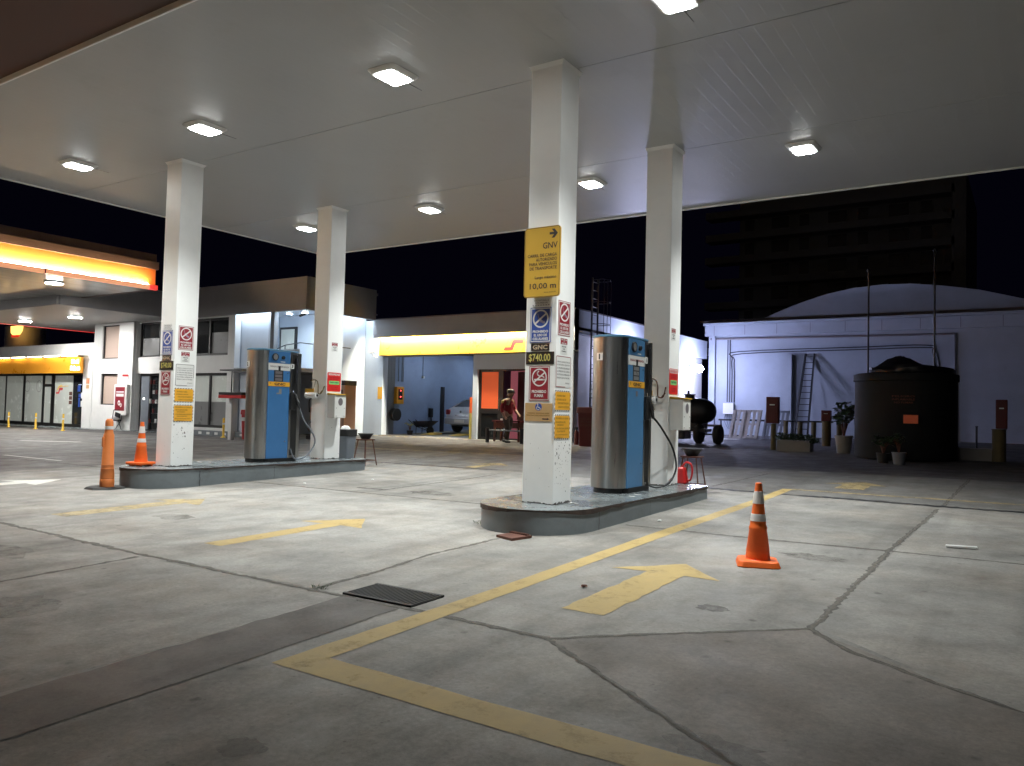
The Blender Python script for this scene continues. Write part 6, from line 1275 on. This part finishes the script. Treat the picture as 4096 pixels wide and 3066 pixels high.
plant('potted_plant', -2.75, 21.6, G(-2.7, 21.6), .5, .2, 8, 'small plant in a grey pot before the big tank', .17, .3, 'grey_plastic', .07, seed=9)
plant('potted_plant', -3.15, 21.9, G(-3.1, 21.9), .45, .3, 14, 'bushy low plant left of the grey pot', .17, .25, 'rubber', .09, seed=11)
# big tank
x, y = -2.88, 23.7; z = G(x, y); t = thing('storage_tank', 'huge dark round storage tank covered by a black tarpaulin heap', 'tank', (x, y, z))
mb = MB(); mb.lathe([(1.22, 0), (1.25, .05), (1.25, 2.05), (1.29, 2.07), (1.29, 2.24), (1.2, 2.27), (.3, 2.4)], (x, y, z), 48); mb.build('shell', 'tank', t, smooth=True)
mb = MB(); rnd = random.Random(12); nn = 40; V = []
for j, (r, zz) in enumerate(((.98, .0), (1.02, .08), (.98, .17), (.85, .22), (.55, .26), (.3, .42), (.1, .5))):
    for i in range(nn):
        a = 2 * PI * i / nn; k = 1 + .07 * math.sin(a * 5 + j) + rnd.uniform(-.03, .03); V.append((x + .12 + r * k * math.cos(a) - (.25 if j > 3 else 0), y + r * k * math.sin(a), z + 2.25 + zz + .03 * math.sin(a * 3 + j * 2)))
mb.add(V, [(j * nn + i, j * nn + (i + 1) % nn, (j + 1) * nn + (i + 1) % nn, (j + 1) * nn + i) for j in range(6) for i in range(nn)] + [tuple(range(6 * nn, 7 * nn))]); mb.build('tarpaulin', 'tar', t, smooth=True)
mb = MB(); PT = Plane('y', y - 1.275); slab(mb, PT, x + .12, x + .46, z + .95, z + 1.17, 0, .012); mb.build('placard', mat('orange placard', (.85, .16, .05), .4, emit=(1, .12, .04), es=.0), t)
lines(PT, 'lettering', t, 'rust', [('PELIGRO', x - .15, x + .38, z + 1.62, z + 1.67), ('INFLAMABLE', x - .15, x + .38, z + 1.54, z + 1.59), ('NO FUMAR', x - .1, x + .35, z + 1.46, z + 1.51)], .003, .02)
for xx, z1, l in ((-4.02, 5.95, 'left thin vent pipe rising beside the big tank'), (-2.3, 6.4, 'right thin vent pipe rising beside the big tank')):
    t = thing('vent_pipe', l, 'pipe', (xx, 25.0, .6), 'thin vent pipes at the tank'); mb = MB(); mb.tube([(xx, 25.0, .6), (xx, 25.0, z1)], .026, 8); mb.build('pipe', 'black', t); mb = MB(); mb.lathe([(.045, 0), (.06, .05), (.02, .1)], (xx, 25.0, z1), 10); mb.build('vent_cap', 'black', t)
# apartment block far behind
t = thing('apartment_block', 'dark tall apartment block with long balconies behind the warehouse', 'building', (-15, 72, 0))
mb = MB(); mb.box(-22.5, -5.2, 71.6, 84, 0, 22); mb.build('wall', 'apartment', t)
for k in range(7):
    z = 5.6 + k * 2.08 + 1.6; mb = MB(); mb.box(-25.2, -5.1, 70, 71.59, z, z + .62); mb.build('balcony', 'apartment', t)
    for j in range(7):
        a = -22 + j * 2.4; MB().box(a, a + (1.5 if j % 2 else .8), 71.55, 71.61, z - 1.45, z - .1).build('window', 'black', t)
mb = MB(); mb.box(-5.3, -4.3, 70, 84, 0, 21.2); mb.build('side_wall', 'apartment', t)
# ---------------------------------------------------------------- night sky and weak fill lamp added for town glow
w = bpy.data.worlds.new('World'); sc.world = w; w.use_nodes = True; bg = w.node_tree.nodes['Background']; bg.inputs[0].default_value = (.28, .25, .9, 1); bg.inputs[1].default_value = .0030
ld = bpy.data.lights.new('town_fill', 'SUN'); lo = bpy.data.objects.new('town_fill', ld); C.objects.link(lo); ld.energy = .018; ld.angle = math.radians(40); ld.color = (1., .84, .74)  # unseen weak sun lamp added as fill for town glow
lo.rotation_euler = Vector((-.1, .9, -.35)).to_track_quat('-Z', 'Y').to_euler()
sc.view_settings.view_transform = 'Standard'; sc.view_settings.look = 'None'; sc.view_settings.exposure = 0; sc.view_settings.gamma = 1
sc.cycles.use_denoising = True; sc.cycles.max_bounces = 6; sc.cycles.diffuse_bounces = 4; sc.cycles.caustics_reflective = False; sc.cycles.caustics_refractive = False; sc.cycles.sample_clamp_indirect = 8
sc.cycles.use_light_tree = True
